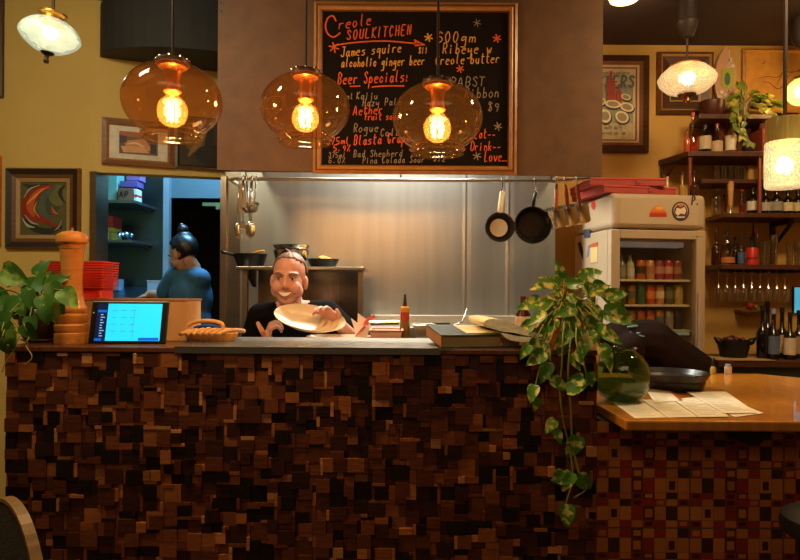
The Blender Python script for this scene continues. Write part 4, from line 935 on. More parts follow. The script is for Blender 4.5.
# over-shelf with a back panel
D0, D1 = 3.42, 3.7
sx0, sx1 = at(236, 268, D0).x, at(365, 268, D0).x; sz = at(300, 266.5, D0).z
t = thing('steel_shelf', 'stainless steel shelf with a back panel on the cooking wall, behind the smiling cook', 'shelf', ((sx0+sx1)/2, 3.6, 0))
MB().bb(sx0, sx1, D0, D1, sz-.018, sz).build('shelf_board', INOX, t, bev=.003)
zlow = at(300, 321, D1).z
MB().bb(sx0+.06, sx1-.03, D1-.012, D1, .02, sz-.018).build('back_panel', steel('8f8778', .22, (30, 1, 1), .1, key='bp'), t)
for x in (sx0+.04, sx1-.025): MB().bb(x-.014, x+.014, D0+.03, D0+.058, 0, sz-.018).build('leg', steel('8a8070', .35), t)
for x in (sx0+.04,):
    m = MB(); m.prism([V((x-.012, D0+.06, sz-.018)), V((x-.012, D1-.02, sz-.018)), V((x-.012, D1-.02, sz-.11))], (.024, 0, 0)); m.build('bracket', steel('6a6256', .4), t)
SH = sz
def at_z(u, D, z): p = at(u, 300, D); p.z = z; return p
k = 3.55/F
c0 = at_z(263-13, 3.55, SH); 
t = thing('frying_pan', 'black frying pan with a thin handle resting on the steel shelf', 'pan', c0)
MB().lathe([(.001, 0), (13*k, 0), (16.5*k, 12*k), (17*k, 13*k), (15.5*k, 12.5*k), (12.5*k, 2*k), (.001, 1.5*k)], c0, 32).build('body', POT, t, smooth=True)
MB().tube([c0+V((-14*k, -.01, 11*k)), c0+V((-17*k, -.10, 12.5*k)), c0+V((-19*k, -.18, 13*k))], [.009, .008, .009], 8).build('handle', POT, t, smooth='all')
m = MB(); m.tube(catmull([c0+V((-8*k, 0, 3*k)), c0+V((4*k, -.02, 13.5*k)), c0+V((15*k, -.03, 16*k))], 4), .006); m.build('spatula', wood('c08a30', .5), t)
c0 = at_z(291, 3.55, SH)
t = thing('metal_bowl', 'stack of shiny steel bowls on the shelf directly behind the cook’s head', 'bowl', c0)
MB().lathe([(.001, 0), (10*k, 0), (16*k, 8*k), (18*k, 17*k), (17*k, 17*k), (14*k, 8*k), (.001, 2*k)], c0, 32).build('body', INOX, t, smooth=True)
MB().lathe([(.001, 9*k), (12*k, 12*k), (17.5*k, 20*k), (18.5*k, 22*k), (17*k, 22*k), (12*k, 14*k), (.001, 11*k)], c0, 32).build('upper_bowl', INOX, t, smooth=True)
c0 = at_z(323, 3.55, SH)
t = thing('food_dish', 'black round dish heaped with yellow orange food on the steel shelf', 'dish', c0)
MB().lathe([(.001, 0), (12*k, 0), (15*k, 6*k), (16*k, 8.5*k), (14.5*k, 8*k), (11*k, 2*k), (.001, 1.5*k)], c0, 32).build('body', POT, t, smooth=True)
m = MB(); rl = random.Random(6)
for i in range(60):
    a = rl.uniform(0, 6.28); r_ = 11*k*rl.random()**.6; m.ell(c0+V((r_*math.cos(a), r_*math.sin(a), (6.5+4.5*(1-r_/(11*k)))*k)), (rl.uniform(.008, .016), rl.uniform(.008, .014), .007), 8, 6)
tag(m.build('food', mat('d8961c', .5, var=.35, scale=30), t, smooth='all'), kind='stuff')
# stove bench on the right of the shelf
ex0, ex1 = at(368, 320, 3.5).x, at(560, 320, 3.5).x; ez = at(430, 327, 3.45).z
t = thing('stove_bench', 'stainless steel cooking bench with a low splash rail along the cooking wall', 'bench', ((ex0+ex1)/2, 3.6, 0))
MB().bb(ex0, ex1, 3.42, 3.85, .1, ez).build('body', INOX, t, bev=.004)
MB().bb(ex0, ex1, 3.80, 3.855, ez, ez+.05).build('splash_rail', steel('bdb4a0', .4), t, bev=.003)
for x in (ex0+.05, ex1-.05):
    for y in (3.46, 3.8): MB().tube([(x, y, 0), (x, y, .1)], .02).build('leg', INOX, t)
for i, x in enumerate((ex0+.35, ex0+.75)):
    for j in range(4):
        a = math.pi/2*j; m = MB(); m.tube([(x, 3.55, ez+.014), (x+.1*math.cos(a), 3.55+.1*math.sin(a), ez+.014), (x+.1*math.cos(a), 3.55+.1*math.sin(a), ez-.0)], .006); m.build('burner_grate', POT, t)
# things on the pass bench
def stand(u, D): return at_z(u, D, PBZ)
t = thing('sauce_bottle', 'mustard yellow squeeze bottle with a dark nozzle beside the steel trays', 'bottle', stand(404.5, 2.82))
k = 2.82/F; c0 = stand(405, 2.82)
MB().lathe([(.001, 0), (5*k, 0), (5.4*k, 3*k), (4.8*k, 18*k), (4.4*k, 22*k), (.001, 22*k)], c0, 18).build('body', mat('7a5a1c', .35), t, smooth=True)
MB().lathe([(.001, 22*k), (4*k, 22*k), (4.6*k, 27*k), (4*k, 31*k), (.001, 31*k)], c0, 18).build('collar', mat('a83018', .4), t, smooth=True)
MB().lathe([(.001, 31*k), (4.4*k, 31*k), (4.6*k, 35*k), (3*k, 37*k), (.001, 37*k)], c0, 18).build('cap', mat('d08a18', .4), t, smooth=True)
MB().lathe([(.001, 37*k), (2.2*k, 37*k), (1.6*k, 42*k), (.9*k, 49*k), (.001, 49*k)], c0, 12).build('nozzle', mat('2a2018', .4), t, smooth=True)
def tub(name, label, u0, u1, v0, D, dep, hx, tk=.004, rim=.008, metal=0, cat='tray', rough=.4):
    a, b = at(u0, 330, D), at(u1, 330, D); zt = at((u0+u1)/2, v0, D).z; zb_ = PBZ
    t = thing(name, label, cat, ((a.x+b.x)/2, D, zb_)); m = MB()
    def rg(i, z): return [V((a.x+i, D-dep/2+i, z)), V((b.x-i, D-dep/2+i, z)), V((b.x-i, D+dep/2-i, z)), V((a.x+i, D+dep/2-i, z))]
    ti = .012
    m.rings([rg(ti, zb_), rg(0, zt-.004), rg(-rim, zt-.004), rg(-rim, zt), rg(tk, zt), rg(ti+tk, zb_+tk)], cap0=True, cap1=True)
    m.build('tub', mat(hx, rough, metal), t, bev=.002); return t, a, b, zt
t, a, b, zt = tub('food_container', 'open pale pink edged food container of wrapped cutlery on the pass bench', 371, 402, 328.5, 2.78, .2, 'd2a088', rim=.006, cat='container')
tag(MB().bb(a.x+.012, b.x-.012, 2.70, 2.86, PBZ+.012, zt-.008).build('contents', mat('8a8078', .5, var=.4, scale=60), t, bev=.006), 'grey contents of the container')
t, a, b, zt = tub('steel_tray', 'deep stainless food pan beside the mustard squeeze bottle', 414, 434, 324, 2.82, .14, 'cfc6b2', metal=1, rough=.25)
t, a, b, zt = tub('steel_tray', 'wide stainless food pan behind the green book', 438, 478, 327, 2.82, .14, 'c8bfa8', metal=1, rough=.25)
c0 = stand(452, 2.82); m = MB(); m.tube([at(440, 329, 2.8), at(452, 326, 2.82), at(462, 322, 2.84), at(467, 309, 2.85)], .0025); tag(m.build('skewer', INOX, None, smooth='all'), 'thin steel skewer poking up from the wide food pan', 'skewer')
c0 = at(384, 323, 3.3); m = MB(); m.tube([at(369, 323, 3.42), at(399, 322.5, 3.42)], .013, 12)
tag(m.build('rolling_bar', steel('e0dcc8', .25), None), 'bright steel bar lying across the cooking bench behind the pink edged container', 'bar')
# paper cones
def cone(u, v, D, ang, L, W, hx):
    pass
t = thing('paper_cone', 'red and white striped paper liner standing on the pass beside the cook’s plate', 'food paper', stand(366, 2.74))
PK, WP = mat('c8463a', .7), mat('e8c8b8', .7)
m = MB(); b0 = at(363, 337, 2.74)
for i, (u, v, du) in enumerate(((351, 318, 0), (358, 313, 1), (363, 318, 2))):
    m.use(1); m.poly([at(357, 338, 2.74), at(u, v, 2.76), at(u+8, v+6, 2.75), at(366, 338, 2.73)])
m.use(1); m.poly([at(354, 338, 2.72), at(363, 325, 2.71), at(370, 326, 2.71), at(367, 338, 2.72)])
m.use(0); m.poly([at(362, 326, 2.73), at(366, 319, 2.74), at(374, 314.5, 2.75), at(376, 317, 2.75), at(370, 320, 2.74), at(367, 328, 2.73)])
for i in range(5): m.use(0); m.poly([at(355+2*i, 336-2.2*i, 2.708), at(357+2*i, 334-2.2*i, 2.708), at(358+2*i, 335-2.2*i, 2.708), at(356+2*i, 337-2.2*i, 2.708)])
m.build('paper', [PK, WP], t, solid=.0015)
# plates on the pass
CER = mat('dcc6a6', .22, var=.05, coat=.3, key='cer')
def plate(u, D, rx, ry, lb, z=PBZ, tilt=None, h=.03):
    c0 = at_z(u, D, z); t = thing('plate', lb, 'plate', c0)
    MB().lathe([(.001, 0), (.6, 0), (.72, .1*h/.03*.3), (1, h/max(rx, .01)*1.0), (.97, h/max(rx, .01)*1.1), (.7, .06), (.001, .03)], (0, 0, 0), 44, tilt, sx=1, sy=ry/rx).build('dish', CER, t, smooth=True, local=True)
    t.children[0].scale = (rx, rx, rx); return t
plate(341, 2.76, .15, .1, 'cream oval plate lying on the pass under the raised one', h=.032)
plate(211-2, 2.82, .12, .1, 'cream plate on the pass beside the woven basket', h=.03)

# utensils on the rail
def hook(m, x, y, z): m.tube(catmull([V((x, y+.012, z+.008)), V((x, y+.01, z+.014)), V((x, y, z+.018)), V((x, y-.012, z+.01)), V((x, y-.012, z-.01))], 3), .0022, 6)
UY = 3.0; k = UY/F
def utensil(name, label, u, v1, kind, lean=0, y=UY):
    top = at(u, 181, y); top.z = RZ-.004; bot = at(u+lean, v1, y); t = thing(name, label, 'kitchen utensil', top, 0, 'utensils on the hood rail')
    m = MB(); m.tube(catmull([V((top.x, 3.022, RZ+.006)), V((top.x, 3.01, RZ+.0125)), V((top.x, y-.004, RZ+.006)), V((top.x, y-.006, RZ-.02))], 4), .0028, 6)
    m.tube([V((top.x, y-.006, RZ-.018)), V((bot.x, y, bot.z))], [.004, .0035], 8); m.build('handle', INOX, t, smooth='all')
    m = MB(); c = V((bot.x, y-.005, bot.z))
    if kind == 'ladle':
        m.lathe([(.03, .012), (.028, -.005), (.02, -.02), (.001, -.026), (.001, -.024), (.018, -.018), (.026, -.004)], c+V((0, -.02, -.005)), 20, Matrix.Rotation(R(35), 3, 'X'), cap0=False)
    elif kind == 'spoon': m.ell(c+V((0, 0, -.03)), (.019, .005, .036), 14, 10)
    elif kind == 'fork':
        m.prism([c+V((-.01, 0, 0)), c+V((.01, 0, 0)), c+V((.02, 0, -.03)), c+V((-.02, 0, -.03))], (0, .003, 0))
        for q in (-.016, 0, .016): m.tube([c+V((q, 0, -.03)), c+V((q*1.1, 0, -.08))], [.003, .002], 6)
    elif kind == 'tongs':
        m.prism([c+V((-.016, 0, .1)), c+V((.012, 0, .1)), c+V((.02, 0, -.02)), c+V((0, 0, -.05)), c+V((-.02, 0, -.02))], (0, .006, 0))
    m.build({'ladle': 'bowl', 'spoon': 'bowl', 'fork': 'tines', 'tongs': 'blades'}[kind], INOX, t, smooth=True)
utensil('slotted_spoon', 'long steel spoon leftmost on the hood rail', 239.5, 224, 'spoon', -2)
utensil('serving_fork', 'steel serving fork hanging beside the long steel spoons', 243, 222, 'fork', 0, 2.985)
utensil('tongs', 'steel tongs hanging among the spoons on the hood rail', 244, 205, 'tongs', -1.5, 2.965)
utensil('slotted_spoon', 'long steel spoon hanging just before the two short ladles', 247, 222, 'spoon', 3, 2.985)
utensil('ladle', 'small dark bowled ladle hanging on the hood rail', 251.5, 207, 'ladle', -2.5)
utensil('ladle', 'small shiny ladle, last utensil of the group on the hood rail', 256.5, 206.5, 'ladle', -2.5, 2.99)
utensil('serving_spoon', 'steel serving spoon hanging lowest behind the two ladles', 252.5, 224, 'spoon', -1, 2.975)

# hanging pans
IRON = mat('15120f', .5, .3, .2, 15, .1)
def hpan(label, u, v, Rpx, D, dep, hx, inner, hv, hmat, hw, name='frying_pan'):
    c0 = at(u, v, D); k = D/F; r = Rpx*k; t = thing(name, label, 'pan', c0, 0, 'pans hanging from the rail')
    Mx = Matrix.Rotation(R(90), 3, 'X')         # bottom towards the wall, inside to the room
    MB().lathe([(.001, -dep), (r*.78, -dep), (r*.97, -.01), (r, 0), (r*.95, .002), (r*.9, -.01), (r*.74, -dep+.006), (.001, -dep+.006)], c0, 40, Mx).build('body', hx, t, smooth=True)
    MB().lathe([(r*.6, -dep+.0075), (.001, -dep+.0075)], c0, 32, Mx, cap0=False).build('inner_base', inner, t)
    h0 = c0+V((0, -.004, r*.96)); h1 = V((c0.x+(.01 if hw < .013 else 0), c0.y-.008, at(u, hv, D).z))
    MB().tube(catmull([h0, h0+V((0, -.012, .03)), h1], 5), [hw*.6]+[hw]*4+[hw]*6, 10).build('handle', hmat, t, smooth='all')
    m = MB(); m.tube(catmull([V((h1.x, 3.022, RZ+.006)), V((h1.x, 3.01, RZ+.0125)), V((h1.x, 2.992, RZ)), V((h1.x, h1.y+.004, h1.z+.02)), V((h1.x, h1.y-.005, h1.z-.008)), V((h1.x, h1.y+.008, h1.z-.004))], 4), .0028, 6); m.build('hook', INOX, t, smooth='all')
hpan('small frying pan with a shiny steel base and cream handle hanging from the rail', 500, 227, 15, 2.99, .045, IRON, mat('ece8e0', .4), 192, mat('f0e6c8', .4), .0125)
hpan('big black cast iron skillet hanging from the rail beside the small pan', 533, 225, 18.8, 2.985, .05, IRON, mat('241812', .6, .2), 193, IRON, .008, 'skillet')
WDK = wood('8a3c18', .4, key='ph')
for i, (u, v, uh, lb) in enumerate(((555, 217, 557, 'small steel saucepan with a wooden handle, nearest the black skillet'), (567, 215, 566, 'middle steel saucepan with a wooden handle hung on the rail’s end'), (579, 213, 578, 'outermost steel saucepan with a wooden handle, in front of the fridge’s side'))):
    D = 3.02+.085*i; k = D/F; c0 = at(u, v, D); r = 10.3*k; t = thing('saucepan', lb, 'saucepan', c0, 0, 'steel saucepans hung at the rail’s end')
    Mx = Matrix.Rotation(R(-14), 3, 'Y') @ Matrix.Rotation(R(14), 3, 'X')
    MB().lathe([(.001, -r*.95), (r*.94, -r*.95), (r, -r*.85), (r, r*.8), (r*1.05, r*.84), (r*.98, r*.84), (r*.95, -r*.85), (.001, -r*.88)], c0, 32, Mx).build('body', INOX, t, smooth=True)
    ht = at(uh, 184.5, 2.985); ht.y = 2.992+.006*i; hb2 = c0+Mx @ V((-r*.1, -r*.97, r*.75))
    MB().tube([ht, ht.lerp(hb2, .3), ht.lerp(hb2, .85), hb2], [.006, .010, .009, .006], 10).build('handle', WDK, t, smooth='all')
    xx = ht.x; zz = RZ+.0125
    MB().tube(catmull([V((xx, 3.03, zz-.004)), V((xx, 3.015, zz+.01)), V((xx, ht.y, zz)), V((xx, ht.y, ht.z))], 4), .0026, 6).build('hook', INOX, t, smooth='all')

# ================================================================ back kitchen
def slab(name, label, cat, u0, u1, v0, v1, D, dep, hx, rough=.5, metal=0, group=None, bev=.003):
    a, b = at(u0, (v0+v1)/2, D), at(u1, (v0+v1)/2, D); z1, z0 = at((u0+u1)/2, v0, D).z, at((u0+u1)/2, v1, D).z
    return a.x, b.x, z0, z1
def simple_box(name, label, cat, u0, u1, v0, v1, D, dep, hx, zbase=None, lidhx=None, group=None, rough=.6):
    x0, x1, z0, z1 = slab(name, label, cat, u0, u1, v0, v1, D, dep, hx)
    if zbase is not None: z0 = zbase
    t = thing(name, label, cat, ((x0+x1)/2, D+dep/2, z0), 0, group)
    MB().bb(x0, x1, D, D+dep, z0, z1-(.006 if lidhx else 0)).build('body', mat(hx, rough), t, bev=.003)
    if lidhx: MB().bb(x0-.002, x1+.002, D-.002, D+dep+.002, z1-.006, z1).build('lid', mat(lidhx, rough), t)
    return t, x0, x1, z0, z1
SHS = steel('7f878c', .35, key='ks')
def kshelf(u0, u1, v, D0, lb):
    a, b = at(u0, v, D0), at(u1, v, D0); z = at((u0+u1)/2, v, D0).z
    t = thing('wall_shelf', lb, 'shelf', ((a.x+b.x)/2, DY, z-.02))
    MB().bb(a.x, b.x, D0, DY-.001, z-.02, z).build('board', SHS, t, bev=.002)
    m = MB(); m.prism([V((b.x-.05, D0+.2, z-.02)), V((b.x-.05, DY-.001, z-.02)), V((b.x-.05, DY-.001, z-.05))], (.02, 0, 0)); m.build('bracket', SHS, t)
    return z
kz1 = kshelf(80, 135, 200, 4.35, 'upper steel wall shelf in the back kitchen holding boxes')
kz2 = kshelf(80, 132, 239.5, 4.35, 'lower steel wall shelf in the back kitchen with red and yellow tubs')
simple_box('carton', 'tall pale green carton on the upper kitchen shelf', 'carton', 107, 117, 170, 198, 4.42, .12, '6a9a90', kz1+.001)
t, x0, x1, z0, z1 = simple_box('cardboard_box', 'brown cardboard box with black letters on the upper kitchen shelf', 'box', 117.6, 133, 188, 199, 4.4, .16, '6a4c38', kz1+.001)
m = MB(); random.seed(2); strokes(m, 'AP', 119, 197.2, 5.5, 10, 0, lambda u, v: at(u, v, 4.399), 1.5, 0); m.build('lettering', mat('15100c', .6), t)
t, x0, x1, z0, z1 = simple_box('carton', 'small red white and blue packet at the end of the upper kitchen shelf', 'packet', 133.6, 137, 189, 199, 4.4, .08, 'c8dce8', kz1+.001)
MB().bb(x0-.001, x1+.001, 4.398, 4.48, z0+.03, z0+.045).build('red_band', mat('c03a2a', .5), t)
t, x0, x1, z0, z1 = simple_box('plastic_pack', 'purple pack lying tilted on the cardboard box', 'pack', 120, 138, 181, 187, 4.43, .1, '5a4a8a', None); t.location.z = 0; t.location.z = z0; 
t, x0, x1, z0, z1 = simple_box('plastic_pack', 'violet pack on top of the purple one on the upper kitchen shelf', 'pack', 126, 140, 174, 180.6, 4.44, .1, '7a5c9a', None)
for i, (v0, v1, hx, lb) in enumerate(((232, 238.7, '9a8a2c', 'lowest yellow tub'), (227.5, 231.6, 'b0a030', 'middle yellow tub'), (222, 227.2, 'a02a20', 'second red tub'), (216, 221.6, 'b8322a', 'topmost red tub'))):
    simple_box('food_tub', lb+' in the stack on the lower kitchen shelf', 'tub', 98, 113, v0, v1, 4.45, .14, hx, kz2+.001 if i == 0 else None, group='stacked tubs')
simple_box('carton', 'white and red carton in front of the stacked tubs', 'carton', 96, 104, 225, 244, 4.36, .07, 'd8c8c8', kz2+.001, 'c03a34')
for i, (u, lb) in enumerate(((120, 'shiny foil wrapped bundle next to the stacked tubs'), (130, 'shiny foil wrapped bundle at the end of the lower kitchen shelf'))):
    c0 = at_z(u, 4.42, kz2+.002); k = 4.42/F; m = MB(); rl = random.Random(i)
    for j in range(9): m.ell(c0+V((rl.uniform(-4, 4)*k, rl.uniform(-3, 3)*k, rl.uniform(2.5, 7)*k)), (rl.uniform(2, 3.4)*k, 3*k, 2.4*k), 8, 6)
    tag(m.build('foil_bundle', steel('b0c4d0', .25, (5, 5, 5), key='foil'), None, smooth='all', remesh=.006), lb, 'bundle')
# prep cabinet in front of the cook
cz_ = at(140, 297, 4.2).z
t = thing('prep_cabinet', 'steel prep cabinet before the cook in the blue shirt', 'cabinet', (-1.75, 4.5, 0))
px0, px1 = at(98, 297, 4.3).x, at(168, 297, 4.3).x
MB().bb(px0, px1, 4.36, DY-.05, 0, cz_-.03).build('body', SHS, t, bev=.004)
m = MB(); m.prism([V((px0, 4.34, cz_-.03)), V((px0, DY-.05, cz_-.03)), V((px0, DY-.05, cz_+.07))], (.25, 0, 0)); m.build('sloped_lid', steel('8fa6b4', .3), t)
MB().bb(px0-.002, px1+.01, 4.34, DY-.05, cz_-.03, cz_-.012).build('worktop', SHS, t) if False else None
x0, x1, z0, z1 = slab('', '', '', 147, 160, 281, 288, 4.45, .1, '')
simple_box('storage_box', 'pale blue lidded box on the prep cabinet beside the cook’s arm', 'box', 147, 160, 280.5, 290, 4.45, .12, '8fb0c8', cz_-.029, 'b8d4e4')
simple_box('storage_box', 'small pale blue box on the sloping lid behind the red baskets', 'box', 111, 119, 279, 290, 4.55, .08, '7fa6c0', cz_+.04)

# ================================================================ people
SKIN = mat('cc9078', .5, var=.08, scale=12, key='skin'); SKIN2 = mat('b98a6a', .5, var=.06, scale=12, key='skin2')
def hand(m, wr, d, n, side, curl=(.5, .6, .5), sc_=1.0, spread=.12, thumb=(.55, .75), tcurl=.4):
    d = V(d).normalized(); n = V(n); n = (n-d*n.dot(d)).normalized(); s = d.cross(n).normalized()*side
    wr = V(wr); B = Matrix((s, n, d)).transposed()
    m.cap(wr-d*.01, wr+d*.02, .026*sc_, .027*sc_)
    m.ell(wr+d*.052*sc_, (.041*sc_, .016*sc_, .05*sc_), 14, 10, B)
    for i, (o, L) in enumerate(((.03, .068), (.0105, .077), (-.0095, .071), (-.028, .056))):
        p = wr+d*(.09 if i in (1, 2) else .084)*sc_+s*o*sc_; dd = (d+s*o*spread/.03*1.0).normalized(); a = 0
        for j, (fr, r0, r1) in enumerate(((.45, .0098, .0088), (.31, .0088, .008), (.24, .008, .0068))):
            a += curl[j]; v_ = dd*math.cos(a)+n*math.sin(a); q = p+v_*L*fr*sc_; m.cap(p, q, r0*sc_, r1*sc_, 10); p = q
    p = wr+d*.022*sc_+s*.032*sc_; dd = (d*thumb[0]+s*thumb[1]+n*.15).normalized()
    q = p+dd*.036*sc_; m.cap(wr+d*.02*sc_+s*.015*sc_, p, .017*sc_, .014*sc_, 10); m.cap(p, q, .0135*sc_, .011*sc_, 10)
    d2 = (dd*math.cos(tcurl)+d*math.sin(tcurl)).normalized(); m.cap(q, q+d2*.03*sc_, .0108*sc_, .0085*sc_, 10)
def head_mesh(m, H, M, s=1.0):
    P = lambda x, y, z: H+M @ V((x*s, y*s, z*s))
    e = lambda c, r: m.ell(P(*c), tuple(q*s for q in r), 20, 14, M)
    c_ = lambda a, b, r0, r1: m.cap(P(*a), P(*b), r0*s, r1*s, 12)
    e((0, .015, .035), (.074, .093, .088)); e((0, -.022, -.02), (.064, .068, .09)); e((0, -.05, -.092), (.032, .03, .024)); e((0, -.028, -.07), (.052, .05, .045))
    for q in (-1, 1):
        e((q*.037, -.06, -.034), (.03, .026, .03)); e((q*.045, -.035, -.05), (.028, .035, .035)); e((q*.077, .008, -.015), (.010, .02, .032)); c_((q*.012, -.08, .028), (q*.048, -.066, .026), .0105, .009)
        e((q*.010, -.096, -.031), (.008, .009, .007))
    c_((0, -.086, .016), (0, -.103, -.025), .008, .0115); e((0, -.074, -.062), (.034, .016, .02))
    return P
def face_parts(t, body, P, M, s=1.0, smile=True, brow='6a4a2c'):
    EW, EI, LIP, TE = mat('e8ddd0', .3), mat('2a1a12', .25), mat('b4584a', .45), mat('efe4d4', .3)
    for q in (-1, 1):
        MB().ell(P(q*.031, -.079, .006), (.0125*s, .010*s, .0065*s), 14, 10, M).build('eye', EW, body, smooth='all')
        MB().ell(P(q*.031, -.0872, .006), (.0056*s, .003*s, .0056*s), 12, 8, M).build('iris', EI, body, smooth='all')
        MB().tube(catmull([P(q*.017, -.085, .0105), P(q*.031, -.0895, .0135), P(q*.044, -.082, .009)], 4), .0028*s, 6).build('eyelid', mat('8a5a40', .5), body, smooth='all')
        MB().tube(catmull([P(q*.014, -.096, .024), P(q*.03, -.0955, .031), P(q*.05, -.08, .026)], 4), [.003*s]*8+[.0018*s], 6).build('eyebrow', mat(brow, .8), body, smooth='all')
    xs = (-.031, -.02, -.01, 0, .01, .02, .031)
    up = [P(x, -.0945+9*x*x, -.0545+5*x*x) for x in xs]; lo = [P(x, -.0935+10*x*x, -.073+23*x*x) for x in xs]
    MB().tube(catmull(up, 3), [.0016*s]+[.003*s]*17+[.0016*s], 6).build('upper_lip', LIP, body, smooth='all')
    MB().tube(catmull(lo, 3), [.0016*s]+[.0038*s]*17+[.0016*s], 6).build('lower_lip', LIP, body, smooth='all')
    m = MB(); n = 9; vs = []
    for i in range(n):
        x = -.027+.054*i/(n-1); vs += [P(x, -.0955+9*x*x, -.055+5*x*x), P(x, -.0955+10*x*x, -.071+22*x*x)]
    m.add(vs, [(2*i, 2*i+1, 2*i+3, 2*i+2) for i in range(n-1)]); m.build('teeth', TE, body, solid=.003*s)
def hair_cap(H, M, r, keep, s=1.0, seg=40, rows=28, off=(0, .018, .03)):
    m = MB(); O = V(off); idx = {}; vs = []; fs = []
    def ok(x, y, z): return keep(x, y, z)
    for i in range(rows+1):
        t_ = math.pi*i/rows
        for j in range(seg):
            p = 2*math.pi*j/seg; x, y, z = math.sin(t_)*math.cos(p), math.sin(t_)*math.sin(p), math.cos(t_)
            wv = 1+.018*math.sin(p*13+z*3)
            vs.append(H+M @ ((V((x*r[0], y*r[1], z*r[2]))*wv+O)*s))
    for i in range(rows):
        for j in range(seg):
            k_ = (j+1) % seg; tm = math.pi*(i+.5)/rows; pm = 2*math.pi*(j+.5)/seg
            if ok(math.sin(tm)*math.cos(pm), math.sin(tm)*math.sin(pm), math.cos(tm)): fs.append((i*seg+j, (i+1)*seg+j, (i+1)*seg+k_, i*seg+k_))
    m.add(vs, fs); return m

def KEEP(x, y, z): return ((y > -.12 and z > -.8) or z > .34-.52*y) and not (abs(x) > .74 and z < .02 and y < .22)
# --- smiling cook behind the bar
H = at(289, 279, 2.98); k = 2.98/F
t = thing('person', 'smiling cook with tied back hair in a black T-shirt, holding out a cream plate', 'person', (H.x, 3.05, 0))
Mh = Matrix.Rotation(R(3), 3, 'Y') @ Matrix.Rotation(R(4), 3, 'X')
m = MB(); P = head_mesh(m, H, Mh, 1.02)
sl, sr = at(261, 316, 3.04), at(327, 313, 3.04); nk = at(292, 306, 3.03)
m.cap(P(0, .025, -.06), nk+V((0, .01, -.02)), .052, .058)
m.ell(V((nk.x, 3.05, 1.12)), (.155, .095, .13)); m.ell(V((nk.x, 3.05, .95)), (.135, .09, .18)); m.ell(V((nk.x, 3.06, .80)), (.15, .105, .12))
for q in (-1, 1):
    m.cap((nk.x+q*.085, 3.06, .78), (nk.x+q*.09, 3.05, .45), .085, .06); m.cap((nk.x+q*.09, 3.05, .45), (nk.x+q*.09, 3.07, .08), .055, .038); m.cap((nk.x+q*.09, 3.08, .045), (nk.x+q*.1, 2.93, .035), .042, .034)
m.cap(nk+V((-.03, .015, -.02)), sl, .05, .052); m.cap(nk+V((.03, .015, -.02)), sr, .05, .052)
el = V((sl.x-.06, 3.06, 1.04)); er = at(357, 343, 2.99)
wl = at(266, 342, 2.88); wr_ = at(337, 322, 2.87)
m.cap(sl, el, .05, .040); m.cap(el, wl, .038, .026); m.cap(sr, er, .05, .040); m.cap(er, wr_, .040, .027)
hand(m, wl, (.25, -.25, .75), (.9, .3, -.2), -1, (.9, 1.1, .6), .95, .1, (.35, .9), .9)
m.cap(wl+V((-.0, -.02, .03)), at(262, 331, 2.83), .015, .012); m.cap(at(262, 331, 2.83), at(258, 323.5, 2.83), .0125, .010)
hand(m, wr_, at(316, 303, 2.79)-wr_, (-.3, -.75, -.5), 1, (.35, .6, .5), .98, .15, (.7, .5), .3)
body = m.build('body', SKIN, t, remesh=.0042, smod=3)
face_parts(t, body, P, Mh, 1.02)
m = MB(); T = .012
m.ell(V((nk.x, 3.05, 1.12)), (.155+T, .095+T, .13+T)); m.ell(V((nk.x, 3.05, .95)), (.145+T, .1+T, .2)); m.ell(V((nk.x, 3.06, .82)), (.155+T, .11+T, .12))
m.cap(nk+V((-.045, .02, -.035)), sl, .05+T*.8, .052+T); m.cap(nk+V((.045, .02, -.035)), sr, .05+T*.8, .052+T); m.ell(nk+V((0, .03, -.07)), (.09, .085, .055))
m.cap(sl, sl.lerp(el, .8), .052+T, .05+T); m.cap(sr, sr.lerp(er, .62), .052+T, .052+T)
m.build('t_shirt', mat('0b0908', .95, bump=.1, scale=30, spec=.1, key='bt'), t, remesh=.007, smod=4)
m = MB(); m.ell(V((nk.x, 3.06, .76)), (.17, .125, .12))
for q in (-1, 1): m.cap((nk.x+q*.085, 3.06, .76), (nk.x+q*.09, 3.05, .45), .1, .075); m.cap((nk.x+q*.09, 3.05, .45), (nk.x+q*.09, 3.07, .12), .072, .06)
m.build('trousers', mat('1c1a1c', .85), t, remesh=.01)
for q in (-1, 1):
    m = MB(); m.cap((nk.x+q*.09, 3.085, .052), (nk.x+q*.1, 2.92, .046), .052, .044); m.bb(nk.x+q*.095-.045, nk.x+q*.095+.045, 2.885, 3.13, 0, .02); m.build('shoe', mat('141212', .6), t, remesh=.008)
hm = hair_cap(H, Mh, (.0785, .098, .0925), lambda x, y, z: KEEP(x, y, z), 1.02)
hm.build('hair', mat('6e4c28', .6, var=.3, scale=60, stretch=(1, 1, 8)), t, smooth='all', solid=.004)
m = MB(); m.ell(H+V((0, .13, .02)), (.045, .05, .04)); m.build('hair_bun', mat('8a6a3c', .6, var=.3, scale=60), t, smooth='all')
m = MB(); c0 = at(286, 255, 2.98)
m.cap(c0+V((-.03, .03, -.005)), c0+V((0, .0, .022)), .016, .008); m.cap(c0+V((.03, .03, -.005)), c0+V((0, .0, .022)), .014, .008); m.build('hair_clip', mat('2a1812', .5), t, smooth='all')
# the plate being held
c0 = at(310, 318.5, 2.80)
nz = V((.14, -.62, .74)).normalized(); xx = V((.94, .1, -.24)); xx = (xx-nz*xx.dot(nz)).normalized(); yy = nz.cross(xx); Mp = Matrix((xx, yy, nz)).transposed()
t = thing('plate', 'cream oval plate held up tilted in the smiling cook’s hand', 'plate', c0)
a_, b_ = 36*2.8/F, .082
m = MB(); m.lathe([(.001, -.036), (.52, -.036), (.74, -.026), (.9, -.008), (1, .004), (1.0, .008), (.92, .0), (.72, -.018), (.5, -.028), (.001, -.029)], c0, 56, Mp @ Matrix.Diagonal((a_, b_, 1)))
m.build('dish', CER, t, smooth=True)

